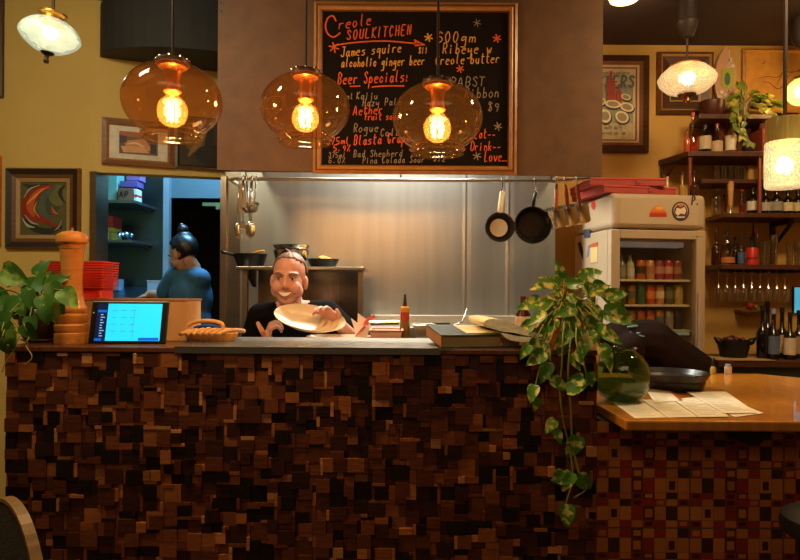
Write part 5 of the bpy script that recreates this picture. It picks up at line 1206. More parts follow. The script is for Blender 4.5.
# --- cook in blue at the back, seen from behind
H = at(183, 254, 4.12); D = 4.12; k = D/F
t = thing('person', 'cook with a black hair bun and blue T-shirt, back turned, working in the back kitchen', 'person', (at(188, 300, D).x, 4.15, 0))
Mh = Matrix.Rotation(R(58+180+100), 3, 'Z') @ Matrix.Rotation(R(22), 3, 'X')
Mh = Matrix.Rotation(R(-118), 3, 'Z') @ Matrix.Rotation(R(24), 3, 'X')
m = MB(); P = head_mesh(m, H, Mh, .97)
nk = at(193, 268, 4.12); sl, sr = at(176, 276, 4.2), at(200, 279, 4.09); hp = at(191, 346, 4.12)
m.cap(P(0, .03, -.06), nk, .046, .05); m.cap(nk+V((0, 0, -.03)), sl, .055, .05); m.cap(nk+V((0, 0, -.03)), sr, .055, .05)
ch = at(191, 299, 4.14); m.ell(ch, (.128, .105, .17)); m.ell(ch.lerp(hp, .6), (.118, .10, .2)); m.ell(hp, (.135, .11, .13))
for q in (-1, 1):
    m.cap((hp.x+q*.085, hp.y, hp.z-.02), (hp.x+q*.09, hp.y, .5), .09, .062); m.cap((hp.x+q*.09, hp.y, .5), (hp.x+q*.09, hp.y+.02, .08), .06, .04); m.cap((hp.x+q*.09, hp.y+.02, .045), (hp.x+q*.09-.08, hp.y-.0, .035), .042, .034)
el = at(164, 296, 4.28); wl = at(151, 294, 4.36); m.cap(sl, el, .05, .042); m.cap(el, wl, .04, .028)
er = at(196, 318, 4.3); wr_ = at(172, 300, 4.4); m.cap(sr, er, .05, .042); m.cap(er, wr_, .04, .028)
hand(m, wl, (-.8, .2, -.25), (0, .2, -1), -1, (.3, .4, .3), 1, .1)
hand(m, wr_, (-.9, .2, -.1), (0, .2, -1), 1, (.3, .4, .3), 1, .1)
body = m.build('body', SKIN2, t, remesh=.0055, smod=3)
face_parts(t, body, P, Mh, .97, brow='1a1412')
m = MB(); T = .015
m.ell(ch, (.128+T, .105+T, .17+T)); m.ell(ch.lerp(hp, .6), (.122+T, .105+T, .2+T)); m.ell(hp+V((0, 0, .02)), (.138+T, .112+T, .12))
m.cap(nk+V((0, .0, -.05)), sl, .06+T*.6, .055+T); m.cap(nk+V((0, 0, -.05)), sr, .06+T*.6, .055+T)
m.cap(sl, sl.lerp(el, .75), .055+T, .055+T); m.cap(sr, sr.lerp(er, .75), .055+T, .055+T)
m.build('t_shirt', mat('3a6a88', .85, bump=.15, scale=14, key='blue'), t, remesh=.008, smod=18)
m = MB(); m.ell(hp+V((0, 0, -.06)), (.17, .135, .13))
for q in (-1, 1): m.cap((hp.x+q*.085, hp.y, hp.z-.06), (hp.x+q*.09, hp.y, .5), .105, .08); m.cap((hp.x+q*.09, hp.y, .5), (hp.x+q*.09, hp.y+.02, .1), .078, .065)
m.build('trousers', mat('16161a', .85), t, remesh=.01)
for q in (-1, 1):
    m = MB(); m.cap((hp.x+q*.09, hp.y+.02, .052), (hp.x+q*.09-.12, hp.y-.02, .046), .05, .044); m.build('shoe', mat('141212', .6), t, smooth='all')
BH = mat('120e0d', .4, var=.3, scale=60)
hm = hair_cap(H, Mh, (.0815, .102, .096), KEEP, .97); hm.build('hair', BH, t, smooth='all', solid=.01)
m = MB(); c0 = at(183, 230, 4.14); m.ell(c0, (5.5*k, 5.5*k, 5.5*k)); m.ell(c0+V((-.01, 0, 4*k)), (3*k, 3*k, 3*k)); m.ell(c0+V((.01, 0, -6*k)), (8*k, 8*k, 5*k)); m.build('hair_bun', BH, t, smooth='all')

# --- bending person behind the counter, in front of the fridge
D = 3.46
t = thing('person', 'person in a dark brown shirt with pale blue print bending down before the fridge', 'person', (at(690, 380, D).x, D, 0))
nk, md, hp = at(611, 341, 3.43), at(650, 345, 3.45), at(692, 376, 3.47)
SK3 = mat('8a5236', .5, key='sk3')
m = MB(); H = at(592, 345, 3.42); Mh = Matrix.Rotation(R(-90), 3, 'Z') @ Matrix.Rotation(R(60), 3, 'X'); P = head_mesh(m, H, Mh, 1.0)
m.cap(P(0, .03, -.06), nk, .054, .062)
m.cap(nk+V((.05, 0, 0)), md, .09, .115); m.cap(md, hp, .115, .12); 
for q in (-1, 1):
    m.cap((hp.x, hp.y+q*.07, hp.z-.03), (hp.x-.03, hp.y+q*.08, .48), .085, .06); m.cap((hp.x-.03, hp.y+q*.08, .48), (hp.x+.02, hp.y+q*.08, .08), .058, .04); m.cap((hp.x+.02, hp.y+q*.08, .045), (hp.x-.12, hp.y+q*.08, .035), .042, .034)
    s_ = nk+V((.06, q*.13 if q < 0 else .07, -.02)); e_ = s_+V((-.02, q*.02 if q < 0 else 0, -.26)); w2 = e_+V((-.12, .0, -.18))
    m.cap(s_, e_, .05, .042); m.cap(e_, w2, .04, .027); hand(m, w2, (-.5, 0, -.85), (-.8, 0, .5), q, (.4, .5, .4))
body = m.build('body', SK3, t, remesh=.006, smod=3); face_parts(t, body, P, Mh, 1.0, brow='1a1412')
m = MB(); T = .016
m.cap(nk+V((.05, 0, 0)), md, .1+T, .125+T); m.cap(md, hp, .12+T, .128+T)
for q in (-1, 1):
    s_ = nk+V((.06, q*.13 if q < 0 else .07, -.02)); m.cap(s_, s_+V((-.016, 0, -.2)), .055+T, .052+T); m.cap(nk+V((.06, 0, 0)), s_, .06+T, .055+T)
m.build('shirt', mat('1c100b', .95, bump=.1, scale=20, spec=.1, key='brs'), t, remesh=.009, smod=4)
# pale blue print lying on the shirt's back
def onshirt(u, v):
    y, x = (HOR-v)/F, (u-400)/F; d = V((x, 1, y)).normalized(); best = None
    q0, q1 = nk+V((.05, 0, 0)), hp; r_ = .139
    for i in range(160):
        s_ = 3.2+.4*i/160; p = V((0, 0, CZ))+d*(s_/d.y); ax = q1-q0; f = max(0, min(1, (p-q0).dot(ax)/ax.length_squared)); rr0 = .115+.028*f
        if (p-(q0+ax*f)).length < rr0+.006: return p
    return V((0, 0, CZ))+d*(3.38/d.y)
PR = mat('5c8298', .7); m = MB()
def shirt_line(pts, w_):
    c = catmull([V((a, b, 0)) for a, b in pts], 4); rs = []
    m.tube([onshirt(p.x, p.y)+V((0, .0, .0)) for p in c], [.003+.004*math.sin(math.pi*min(1, .15+.7*i/len(c))) for i in range(len(c))], 8)
shirt_line([(628, 325.5), (634, 325), (639, 324.5), (645, 324)], 2); shirt_line([(630, 330.5), (634, 333), (639, 331.5), (644, 331), (648, 334)], 2); shirt_line([(632, 335), (638, 334), (644, 335), (648, 335)], 2)
m.build('printed_mark', PR, t, smooth='all')
m = MB(); m.ell(hp+V((0, 0, -.05)), (.14, .15, .14))
for q in (-1, 1): m.cap((hp.x, hp.y+q*.07, hp.z-.05), (hp.x-.03, hp.y+q*.08, .48), .098, .078); m.cap((hp.x-.03, hp.y+q*.08, .48), (hp.x+.02, hp.y+q*.08, .1), .075, .062)
m.build('trousers', mat('17151a', .85), t, remesh=.011)
for q in (-1, 1): m = MB(); m.cap((hp.x+.03, hp.y+q*.08, .052), (hp.x-.13, hp.y+q*.08, .046), .05, .044); m.build('shoe', mat('141212', .6), t, smooth='all')
m = hair_cap(H, Mh, (.0815, .102, .096), KEEP); m.build('hair', BH, t, smooth='all', solid=.01)
# ================================================================ glass door fridge
FA = at(611, 250, 3.6); fw, fd = .575, .5; yaw = R(8); ftop = at(640, 192.5, 3.6).z
fr = thing('drinks_fridge', 'cream glass door drinks fridge stocked with cans beside the bar shelves', 'fridge', (FA.x, 3.6, 0), yaw)
FRW = mat('a89478', .45, var=.06, key='fr'); FIN = mat('c8b090', .6, var=.05, key='fi'); GASK = mat('5a4a3c', .6)
m = MB(); zi0, zi1 = .32, at(660, 236, 3.6).z; hb = at(660, 229, 3.6).z
m.bb(0, .03, .05, fd, .03, hb).bb(fw-.03, fw, .05, fd, .03, hb).bb(.03, fw-.03, fd-.03, fd, .03, hb).bb(.03, fw-.03, .05, fd-.03, .03, zi0).bb(.03, fw-.03, .05, fd-.03, hb-.06, hb)
m.build('cabinet', FRW, fr, local=True, bev=.006)
MB().bb(-.004, fw+.004, -.004, fd, hb+.006, ftop).build('header', FRW, fr, local=True, bev=.03, bseg=4)
MB().bb(.05, fw-.05, -.0055, -.0042, hb+.03, ftop-.03).build('header_panel', mat('b09c80', .4, var=.05), fr, local=True)
# door: frame + pane
d_ = MB(); dz0, dz1 = .1, hb-.002
d_.bb(0, .055, 0, .046, dz0, dz1).bb(fw-.055, fw, 0, .046, dz0, dz1).bb(.055, fw-.055, 0, .046, dz1-.05, dz1).bb(.055, fw-.055, 0, .046, dz0, dz0+.09)
door = d_.build('door', FRW, fr, local=True, bev=.004)
MB().bb(.055, fw-.055, .02, .026, dz0+.09, dz1-.05).build('pane', glass('pane', (.93, .93, .90), .05), door, local=True)
MB().bb(fw-.05, fw-.035, -.018, -.001, .8, 1.35).build('handle', mat('a8927a', .4), door, local=True, bev=.004)
for z in (dz0+.02, dz1-.03): MB().bb(fw-.09, fw-.02, -.003, .0, z, z+.012).build('hinge_cover', mat('b09a7c', .4), door, local=True) if z > 1 else None
for x in (.05, fw-.05):
    for y in (.08, fd-.06): MB().tube([(x, y, 0), (x, y, .031)], .02).build('foot', mat('222222', .6), fr, local=True)
FL = []
for v in (279.5, 304.5, 330): FL.append(at(660, v, 3.72).z)
FL.append(FL[-1]-.19); FL.append(FL[-1]-.2)
for z in FL:
    m = MB(); m.bb(.032, fw-.032, .07, fd-.032, z-.012, z); m.build('shelf', mat('d0bc9c', .5, var=.05), fr, local=True)
MB().bb(.05, fw-.05, .07, .085, FL[2]-.03, FL[2]-.002).build('reflection_strip', mat('a8c0cc', .5), fr, local=True)  # pale blue strip standing in for a reflection on the door glass
MB().bb(.06, fw-.06, .12, .2, zi1-.05, zi1-.02).build('interior_lamp', mat('cfd8dc', .5, var=0, emit=.08), fr, local=True)
# stickers: half sun, round dark badge, small letter, side oval and magnets
def onf(u, v):  # the point of the fridge's header front seen at (u,v), in fridge coordinates
    d = at(u, v, 1.0)-V((0, 0, CZ)); nrm = V((math.sin(yaw), -math.cos(yaw), 0)); o = V((FA.x, 3.6, 0))
    s = (o-V((0, 0, CZ))).dot(nrm)/d.dot(nrm); p = V((0, 0, CZ))+d*s-o
    return V((p.x*math.cos(yaw)+p.y*math.sin(yaw), 0, p.z))
def sticker(name, polys, base_y=-.0062):
    mats, m = [], MB()
    for i, (hx, pts) in enumerate(polys):
        mm = mat(hx, .5, var=.05)
        if mm not in mats: mats.append(mm)
        m.use(mats.index(mm)); m.poly([V((q.x, base_y-.0004*i, q.z)) for q in (onf(u, v) for u, v in pts)])
    return m.build(name, mats, fr, local=True)
half = [(657.5+8.8*math.cos(math.pi*k/20), 217-11.5*math.sin(math.pi*k/20)) for k in range(21)]
band = lambda v0, v1: [(657.5+s*8.8*math.sqrt(max(0, 1-((217-v)/11.5)**2)), v) for s, v in ((-1, v1), (1, v1), (1, v0), (-1, v0))]
sticker('sun_sticker', [('c87a2c', half), ('a03018', band(213.2, 217)), ('c8502a', band(211.2, 213.2)), ('d89a4c', blob(659, 208.2, 4, 1.6))])
sticker('badge_sticker', [('3a1f30', blob(680, 211.5, 8.8, 9.8, 28)), ('d0b494', blob(680, 211, 7, 7.6, 26)), ('4a2a3c', blob(680, 211.5, 6.6, 7.1, 26)), ('d8c4a8', [(674.5, 213), (676, 208), (680, 209), (684, 207), (685.5, 211), (684, 214.5), (680, 213.5), (677, 216)]), ('b86a3c', blob(680, 205.6, 2.2, 1.6, 12)), ('d8c4a8', [(675.5, 216.6), (684.5, 216.6), (683.5, 218), (676.5, 218)])])
m = MB(); random.seed(1)
for dx in (0, .4): strokes(m, 'P.', 690.3+dx, 205, 8.6, 9, 0, lambda u, v: V((onf(u, v).x, -.0062, onf(u, v).z)), 1.5, 0)
m.build('letter_sticker', mat('3a2a3a', .5), fr, local=True)
def ons(u, v):  # point on the fridge's side
    d = at(u, v, 1.0)-V((0, 0, CZ)); nrm = V((-math.cos(yaw), -math.sin(yaw), 0)); o = V((FA.x, 3.6, 0))
    s = (o-V((0, 0, CZ))).dot(nrm)/d.dot(nrm); p = V((0, 0, CZ))+d*s-o
    return V((0, -p.x*math.sin(yaw)+p.y*math.cos(yaw), p.z))
def side(name, hx, pts, x=-.0048):
    m = MB(); q = [ons(*p) for p in pts]; m.prism([V((x, p.y, p.z)) for p in q], (-.002, 0, 0)); return m.build(name, mat(hx, .5), fr, local=True)
o_ = side('oval_sticker', 'c03028', blob(594.3, 205, 2.0, 4.5)); 
mg = tag(side('note_magnet', '3a4450', [(584.5, 229.5), (590.5, 229), (590.5, 237.5), (584.5, 238)], -.001), 'dark square note')
for (hx, pts, lb) in (('1c1814', [(578, 243), (581, 242), (583.5, 252), (583, 259), (580, 252)], 'black knife shaped magnet'), ('6a7c94', [(588.5, 245), (590, 245), (588.5, 256), (586.5, 258)], 'blue bottle opener'), ('c8b078', [(591, 246), (598, 243), (598, 262), (591, 263)], 'cream tag'), ('b8502c', [(591, 244.5), (598, 242), (598, 246), (591, 247.5)], 'orange band of the tag')):
    tag(side('magnet', hx, pts, -.001 if hx != 'b8502c' else -.0032), lb)
# drinks in the fridge
def w2f(x, y): 
    return V((FA.x+x*math.cos(yaw)-y*math.sin(yaw), 3.6+x*math.sin(yaw)+y*math.cos(yaw), 0))
def can(x, z, hx, lb, grp, h=.118, r=.031, y=.13, band=None):
    p = w2f(x, y); p.z = z; t = thing('drink_can', lb, 'can', p, 0, grp)
    MB().lathe([(.001, .0), (r*.8, 0), (r, .008), (r, h-.012), (r*.84, h-.002), (r*.8, h-.001), (r*.78, h-.005), (.001, h-.005)], p, 20).build('body', mat(hx, .3, .35, .12, 30), t, smooth=True)
    if band: MB().lathe([(r+.0006, h*.3), (r+.0006, h*.68)], p, 20, cap0=False, cap1=False).build('label', mat(band, .5), t, smooth=True)
    m = MB(); m.lathe([(r*.77, h-.0045), (.001, h-.0042)], p, 16, cap0=False, cap1=False).build('can_top', INOX, t)
def sbottle(x, z, hx, lb, grp, h=.165, r=.029, y=.13, band='c0a878', capx='b08a3a', name='drink_bottle'):
    p = w2f(x, y); p.z = z; t = thing(name, lb, 'bottle', p, 0, grp)
    MB().lathe([(.001, 0), (r*.95, 0), (r, .006), (r, h*.55), (r*.85, h*.66), (r*.42, h*.8), (r*.38, h*.96), (.001, h*.96)], p, 20).build('body', mat(hx, .12, 0, .1, 20, coat=.4), t, smooth=True)
    MB().lathe([(r+.0007, h*.14), (r+.0007, h*.48)], p, 20, cap0=False, cap1=False).build('label', mat(band, .6), t, smooth=True)
    MB().lathe([(.001, h), (r*.42, h), (r*.45, h*.955), (.001, h*.955)], p, 14).build('cap', mat(capx, .4, .3), t, smooth=True)
G1, G2, G3 = 'drinks on the top fridge shelf', 'cans on the second fridge shelf', 'drinks on the third fridge shelf'
ords = ['first', 'second', 'third', 'fourth', 'fifth', 'sixth', 'seventh', 'eighth']
row1 = [('b', '6a5a50', '8a7868'), ('b', '7a7a66', '8c8470'), ('b', 'b0a884', 'c0b8a0'), ('c', 'c0641c', '2c2418'), ('c', 'c89a5c', 'a86a48'), ('c', '98404c', 'b07a70'), ('c', 'a83a3c', 'c08a70'), ('c', '8a4438', '9a6048')]
row2 = [('c', '33343c', None), ('c', '5a4430', None), ('c', 'a87828', '5c5240'), ('c', '2f6a44', '245038'), ('c', 'c8502a', 'd87838'), ('c', 'c88a4c', 'd8c098'), ('c', '565a34', '6a6640'), ('c', 'b89a3c', 'a08a5c')]
row3 = [('c', '4a3c34', None), ('c', 'a05a44', None), ('c', 'b08058', '8a6040'), ('c', 'b8683c', None), ('c', 'a85a34', 'b86a3c'), ('c', 'c0862c', '4a5a60'), ('c', '98927c', '76705c'), ('c', '2a2a34', None)]
for ri, (row, z, grp, nm) in enumerate(((row1, FL[0], G1, 'top'), (row2, FL[1], G2, 'second'), (row3, FL[2], G3, 'third'))):
    for i, (kd, hx, bd) in enumerate(row):
        x = .075+.0575*i if ri == 0 else .07+.0595*i
        if kd == 'b': sbottle(.075+.054*i, z+.0005, hx, 'small drink bottle, %s from the left on the top fridge shelf' % ords[i], grp, band=bd, r=.025, h=.14)
        else: can(x, z+.0005, hx, '%s drink can, %s from the left on the %s fridge shelf' % ({'c0641c': 'orange and black', 'c89a5c': 'tan', '98404c': 'dull pink', 'a83a3c': 'red', '8a4438': 'brownish red', '33343c': 'dark', '5a4430': 'brown', 'a87828': 'gold', '2f6a44': 'green', 'c8502a': 'bright orange', 'c88a4c': 'tan', '565a34': 'olive', 'b89a3c': 'yellow', '4a3c34': 'dark brown', 'a05a44': 'rust', 'b08058': 'tan', 'b8683c': 'orange', 'a85a34': 'copper', 'c0862c': 'golden', '98927c': 'grey', '2a2a34': 'black'}[hx], ords[i], nm), grp, band=bd, r=.0275, h=.114)
# pizza boxes on the fridge
PZ = mat('a03a30', .7, key='pz')
for i, (u0, u1, D, a, lb) in enumerate(((586, 664, 3.64, 3, 'lower flat red pizza box on top of the fridge'), (581, 656, 3.66, -7, 'upper flat red pizza box on top of the fridge'))):
    z0 = ftop+.0015+i*.046; b = at((u0+u1)/2, 185, 3.8); wd = (u1-u0)*3.72/F
    t = thing('pizza_box', lb, 'pizza box', (b.x, 3.85, z0), R(a)+yaw, 'red pizza boxes on the fridge')
    MB().bb(-wd/2, wd/2, -.2, .2, 0, .032).build('tray', PZ, t, local=True, bev=.002)
    MB().bb(-wd/2-.004, wd/2+.004, -.204, .204, .0325, .043).build('lid', mat('b24438', .7), t, local=True, bev=.002)
    MB().bb(wd*.1, wd*.1+.03, -.207, -.204, .012, .03).build('tab', PZ, t, local=True)

# ================================================================ bar shelves
DS0, DS1 = 3.93, 4.215
SHW = wood('4a2818', .45, (14, 3, 3), .3, key='shw'); RP = mat('7a3520', .4, .3, key='rp')
def zv(v, D=4.05, u=740): return at(u, v, D).z
Z1, Z2, Z3, Z4, ZB = zv(153.5, 4.0), zv(180.5, 4.05), zv(215, 4.05), zv(265, 4.05), zv(357, 4.0)
sx1_ = 2.75
def board(name, lb, xa_front, xa_back, z, th=.03, d0=DS0, x1=sx1_):
    t = thing(name, lb, 'shelf', ((xa_back+x1)/2, DS1, z-th))
    MB().prism([V((xa_front, d0, z-th)), V((x1, d0, z-th)), V((x1, DS1, z-th)), V((xa_back, DS1, z-th))], (0, 0, th)).build('board', SHW, t, bev=.003)
    return t
X = lambda u, D=4.05: at(u, 200, D).x
t = board('bar_shelf', 'uppermost long dark wooden bar shelf carrying whisky bottles, its end cut at a slant', X(688, 3.93), X(659, 4.2), Z1-.001, .032, x1=X(775, 4.05))
m = MB(); bx = X(668, 4.1); m.tube([(bx, 4.19, Z1-.035), (bx, 4.19, Z1-.17)], .008); m.tube([(bx, 4.19, Z1-.16), (bx+.02, 4.0, Z1-.035)], .007); m.tube([(bx, 4.19, Z1-.04), (bx+.02, 4.0, Z1-.04)], .007); m.build('bracket', mat('2a1812', .5), t)
x = X(690, 3.95); MB().tube([(x, 3.955, Z1-.034), (x, 3.955, ftop+.001)], .0125).build('post', RP, t)
x = X(760, 3.95); MB().tube([(x, 3.955, Z1-.034), (x, 3.955, Z3+.001)], .0125).build('post', RP, t)
board('bar_shelf', 'short dark wooden shelf holding the row of clear tumblers', X(706, 3.93), X(692, 4.2), Z2-.001, .026, 3.99)
t = board('bar_shelf', 'dark wooden shelf of black bottles at the fridge’s header height', X(714, 4.05), X(714, 4.1), Z3-.001, .028)
bx = X(790, 4.0); m = MB(); m.bb(bx-.012, bx+.012, 3.98, 4.2, Z3-.06, Z3-.03); m.bb(bx-.012, bx+.012, 4.17, 4.2, Z4+.001, Z3-.06); m.tube([(bx, 3.99, Z3-.06), (bx, 4.17, Z3-.19)], .012); m.build('bracket', mat('1a100c', .5), t)
t4 = board('bar_shelf', 'lowest dark wooden wall shelf with the stemware rack under it', X(713, 4.05), X(713, 4.1), Z4-.001, .03)
t = board('bar_shelf', 'small high dark shelf holding the leafy plant above the whisky bottles', X(697, 4.0), X(697, 4.1), zv(117, 4.05), .03, 3.98, X(765, 4.05))
for xx in (X(721, 4.1), X(762, 4.1)): MB().bb(xx-.02, xx+.02, 4.1, 4.2, Z1, zv(117, 4.05)-.03).build('upright', RP, t)
ZP = zv(117, 4.05)
# back bench
t = thing('back_bench', 'low dark wooden back bench with wine bottles behind the service counter', 'bench', (2.25, 4.0, 0))
bxa = X(713, 3.8)+.03
MB().bb(bxa, 2.8, 3.78, 4.21, ZB-.04, ZB).build('bench_top', SHW, t, bev=.004)
MB().bb(bxa+.02, 2.8, 3.86, 4.2, 0, ZB-.041).build('cabinet', mat('5a6468', .6), t)

# bottles
def bottle(u, z, h, r, glasshx, lb, D=4.05, label=None, cap='2a1812', neck=.3, grp=None, cat='bottle', name='liquor_bottle', fl=None, lab=(.12, .5), rough=.1, emptyglass=None, square=False):
    c = at(u, 200, D); c.z = z; t = thing(name, lb, cat, c, 0, grp); hb_ = h*(1-neck)
    gm = emptyglass or mat(glasshx, rough, 0, .1, 20, coat=.3, key='btl')
    sg = 20
    MB().lathe([(.001, 0), (r*.94, 0), (r, .008), (r, hb_*.8), (r*.92, hb_*.88), (r*.5, hb_*1.0), (r*.36, hb_*1.06), (r*.34, h*.93), (.001, h*.93)], c, sg).build('body', gm, t, smooth=True)
    if label: MB().lathe([(r+.001, h*lab[0]), (r+.001, h*lab[1])], c, sg, cap0=False, cap1=False).build('label', mat(label, .6, var=.2, scale=40), t, smooth=True)
    MB().lathe([(.001, h), (r*.4, h), (r*.42, h*.9), (.001, h*.9)], c, 14).build('cap', mat(cap, .4), t, smooth=True)
    if fl:
        MB().lathe([(.001, .004), (r*.9, .004), (r*.93, .01), (r*.93, hb_*.6), (.001, hb_*.6)], c, sg).build('liquid', mat(fl, .15), t, smooth=True)
    return t
px = 4.05/F
CLR = glass('clear', (.86, .84, .76), .2)
GT = 'whisky bottles on the uppermost bar shelf'
bottle(686.5, Z1, 11*px*2.1, 3.0*px, 'b0542a', 'short copper coloured bottle at the slanted end of the uppermost bar shelf', fl=None, cap='8a4a2c', neck=.25, grp=GT)
bottle(692.5, Z1, 42*px, 4.3*px, 'b8602a', 'tall amber orange bottle with a long pale neck on the uppermost bar shelf', cap='c8502a', neck=.5, grp=GT, label=None, emptyglass=glass('amberb', (.85, .4, .12), .1), fl='b8561c')
bottle(704.5, Z1, 30*px, 6*px, '1c120c', 'dark bottle with a big square cream label, nearest the amber orange bottle', label='c0a888', neck=.33, grp=GT, lab=(.18, .62), D=4.06)
bottle(716.5, Z1, 32*px, 5.4*px, '2a1810', 'dark bottle with a red neck and cream label, between two cream labelled bottles', label='b89a78', cap='a03a1c', neck=.5, grp=GT, lab=(.08, .42))
bottle(730.5, Z1, 43*px, 5.4*px, '6a4426', 'clear shouldered bottle with a pale neck and white label on the uppermost bar shelf', label='cfc0a8', cap='b0602c', neck=.45, grp=GT, lab=(.1, .44))
bottle(739, Z1, 26*px, 2.8*px, '5a2c18', 'slim brown bottle beside the dark pot under the trailing leaves', neck=.4, grp=GT, D=4.02)
t = thing('round_pot', 'squat dark purple round pot beside the red books', 'pot', V((X(747), 4.06, Z1)))
MB().lathe([(.001, 0), (4*px, 0), (7*px, 5*px), (6.5*px, 11*px), (3.5*px, 15*px), (3.8*px, 18*px), (.001, 18*px)], (X(747), 4.06, Z1), 24).build('body', mat('3a2028', .4), t, smooth=True)
m = MB()
for i, (u, w_, hh, hx, lb) in enumerate(((756.5, 3.2, 24, '8a3a24', 'red brown book standing nearest the round dark pot'), (760.5, 3.2, 25, '2a1a16', 'dark spined book between two red brown books'), (765, 4.2, 26, '8a4028', 'thick red brown book at the end of the uppermost bar shelf'))):
    t = thing('book', lb, 'book', (X(u), 4.05, Z1), 0, 'books on the uppermost bar shelf'); x = X(u); w2 = w_*px/2
    m = MB(); m.bb(x-w2, x-w2+.003, 3.97, 4.12, Z1, Z1+hh*px).bb(x+w2-.003, x+w2, 3.97, 4.12, Z1, Z1+hh*px).bb(x-w2+.003, x+w2-.003, 3.97, 3.974, Z1, Z1+hh*px); m.build('cover', mat(hx, .6), t)
    MB().bb(x-w2+.0032, x+w2-.0032, 3.9745, 4.115, Z1+.003, Z1+hh*px-.004).build('pages', mat('c0a880', .8), t)
# plants on the small high shelf
t = thing('plant_pot_bowl', 'dark reddish round bowl planter on the small high shelf', 'planter', (X(714), 4.08, ZP))
MB().lathe([(.001, 0), (8*px, 0), (11*px, 5*px), (12*px, 16*px), (11*px, 17*px), (10*px, 15*px), (.001, 14*px)], (X(714), 4.08, ZP), 28).build('body', mat('4a1f16', .35), t, smooth=True)
t = thing('shelf_plant', 'leafy spray plant in a dark pot trailing over the whisky bottles', 'potted plant', (X(742), 4.07, ZP))
MB().lathe([(.001, 0), (6*px, 0), (8*px, 12*px), (8.5*px, 14*px), (7.5*px, 14*px), (.001, 12*px)], (X(742), 4.07, ZP), 24).build('pot', mat('5a3a20', .5), t, smooth=True)
m, ms = MB(), MB(); rl = random.Random(33); ctr = V((X(742), 4.07, ZP+13*px))
for (u, v, n_) in ((752, 92, 3), (760, 97, 3), (768, 96, 4), (775, 101, 4), (781, 108, 3), (770, 106, 3), (766, 114, 3), (776, 116, 4), (783, 120, 2), (738, 88, 3), (734, 96, 3), (745, 90, 2), (750, 108, 3), (738, 106, 3), (756, 104, 3)):
    e = at(u, v, 3.98+rl.random()*.1); ms.tube(catmull([ctr, (ctr+e)/2+V((0, -.03, .03)), e], 4), .003, 6)
    for j in range(n_):
        a = rl.uniform(-70, 60) if u > 748 else rl.uniform(60, 240); d = V((math.cos(R(a)), rl.uniform(-.4, .3), math.sin(R(a)))); q = e.lerp(ctr, .12*j)
        m.leaf(q, d, (rl.uniform(-.4, .4), -1, rl.uniform(.2, .8)), rl.uniform(8, 13)*px, rl.uniform(4, 6)*px, .2, .25)
for path in ([(736, 100), (733, 108), (736, 118), (734, 128)], [(744, 106), (745, 122), (742, 135)], [(738, 104), (740, 130), (748, 140), (752, 143)]):
    pts = [ctr]+[at(u, v, 3.955) for u, v in path]; ms.tube(catmull(pts, 4), .0035, 6)
    for q in catmull(pts, 2)[2:]: m.leaf(q, (rl.uniform(-1, 1), -.3, -.6), (0, -1, .3), rl.uniform(6, 10)*px, 5*px, .2, .2)
m.build('foliage', leafmat('shelfleaf', '5a6a1c', 'a89a34', .55, 12), t, smooth='all'); ms.build('stems', STEM, t, smooth='all')
t = thing('glass_jar', 'wide ribbed glass jar behind the brass topped jar lamp', 'jar', (X(784), 4.08, Z1)) if False else None
# tumblers
def tumbler(u, z, h, r, lb, grp, D=4.07, gl=CLR):
    c = at(u, 200, D); c.z = z; t = MB().lathe([(.001, .004), (r*.82, .004), (r*.98, h), (r, h), (r*.86, 0), (.001, 0)], c, 24).build('tumbler', gl, None, smooth=True)
    t.location = (0, 0, 0); tag(t, lb, 'glass', grp)
lbt = ['clear tumbler nearest the fridge on the short shelf', 'second clear tumbler from the fridge on the short shelf', 'middle clear tumbler of the five on the short shelf', 'clear tumbler next to last from the pale box', 'clear tumbler beside the pale box on the short shelf']
for i, u in enumerate((716.5, 723.3, 729.8, 736, 742.3)): tumbler(u, Z2, 14.5*px, 3.1*px, lbt[i], 'tumblers on the short shelf')
t = thing('small_box', 'plain tan box beside the tumblers on the short shelf', 'box', (X(753), 4.1, Z2)); MB().bb(X(748.5), X(758), 4.05, 4.15, Z2, Z2+13*px).build('body', mat('a8803c', .6), t, bev=.002); MB().bb(X(748.3), X(758.2), 4.048, 4.152, Z2+13*px, Z2+14.5*px).build('lid', mat('98703a', .6), t)
# fridge-top bottles
GF = 'bottles on top of the fridge'
for (u, h, r, hx, cp, lb) in ((667, 21, 3.4, 'c0b090', 'c0a080', 'pale clear bottle on the fridge nearest the pizza boxes'), (682, 25, 3.4, 'a07a3c', '18202c', 'bottle with a black and blue neck on the fridge beside the shelf post'), (694, 27, 4.4, '3a1c14', '1a1210', 'dark bottle with an orange neck on the fridge’s far corner')):
    bottle(u, ftop+.002, h*3.8/F, r*3.8/F, hx, lb, D=3.8, cap=cp, neck=.5, grp=GF)
# third shelf
G = 'bottles on the header height shelf'
bottle(716, Z3, 30*px, 5.2*px, 'c8d0b8', 'clear round bottle with a green stopper beside the fridge', cap='3a5a34', neck=.3, grp=G, emptyglass=CLR, D=4.08)
bottle(724, Z3, 22*px, 3*px, '8a4a1c', 'small amber bottle behind the wooden tap handle', neck=.4, grp=G, D=4.12)
t = thing('tap_handle', 'tall pale wooden beer tap handle on the header height shelf', 'tap handle', (X(730.5, 4.0), 4.0, Z3))
q = 4.0/F; MB().lathe([(.001, 6*q), (1.6*q, 6*q), (2.2*q, 10*q), (3.1*q, 29*q), (3.0*q, 32*q), (.001, 33*q)], (X(730.5, 4.0), 4.0, Z3), 20).build('grip', wood('b8864c', .4), t, smooth=True)
MB().lathe([(.001, 0), (2*q, 0), (1.3*q, 2*q), (1.2*q, 6*q), (.001, 6*q)], (X(730.5, 4.0), 4.0, Z3), 16).build('ferrule', INOX, t, smooth=True)
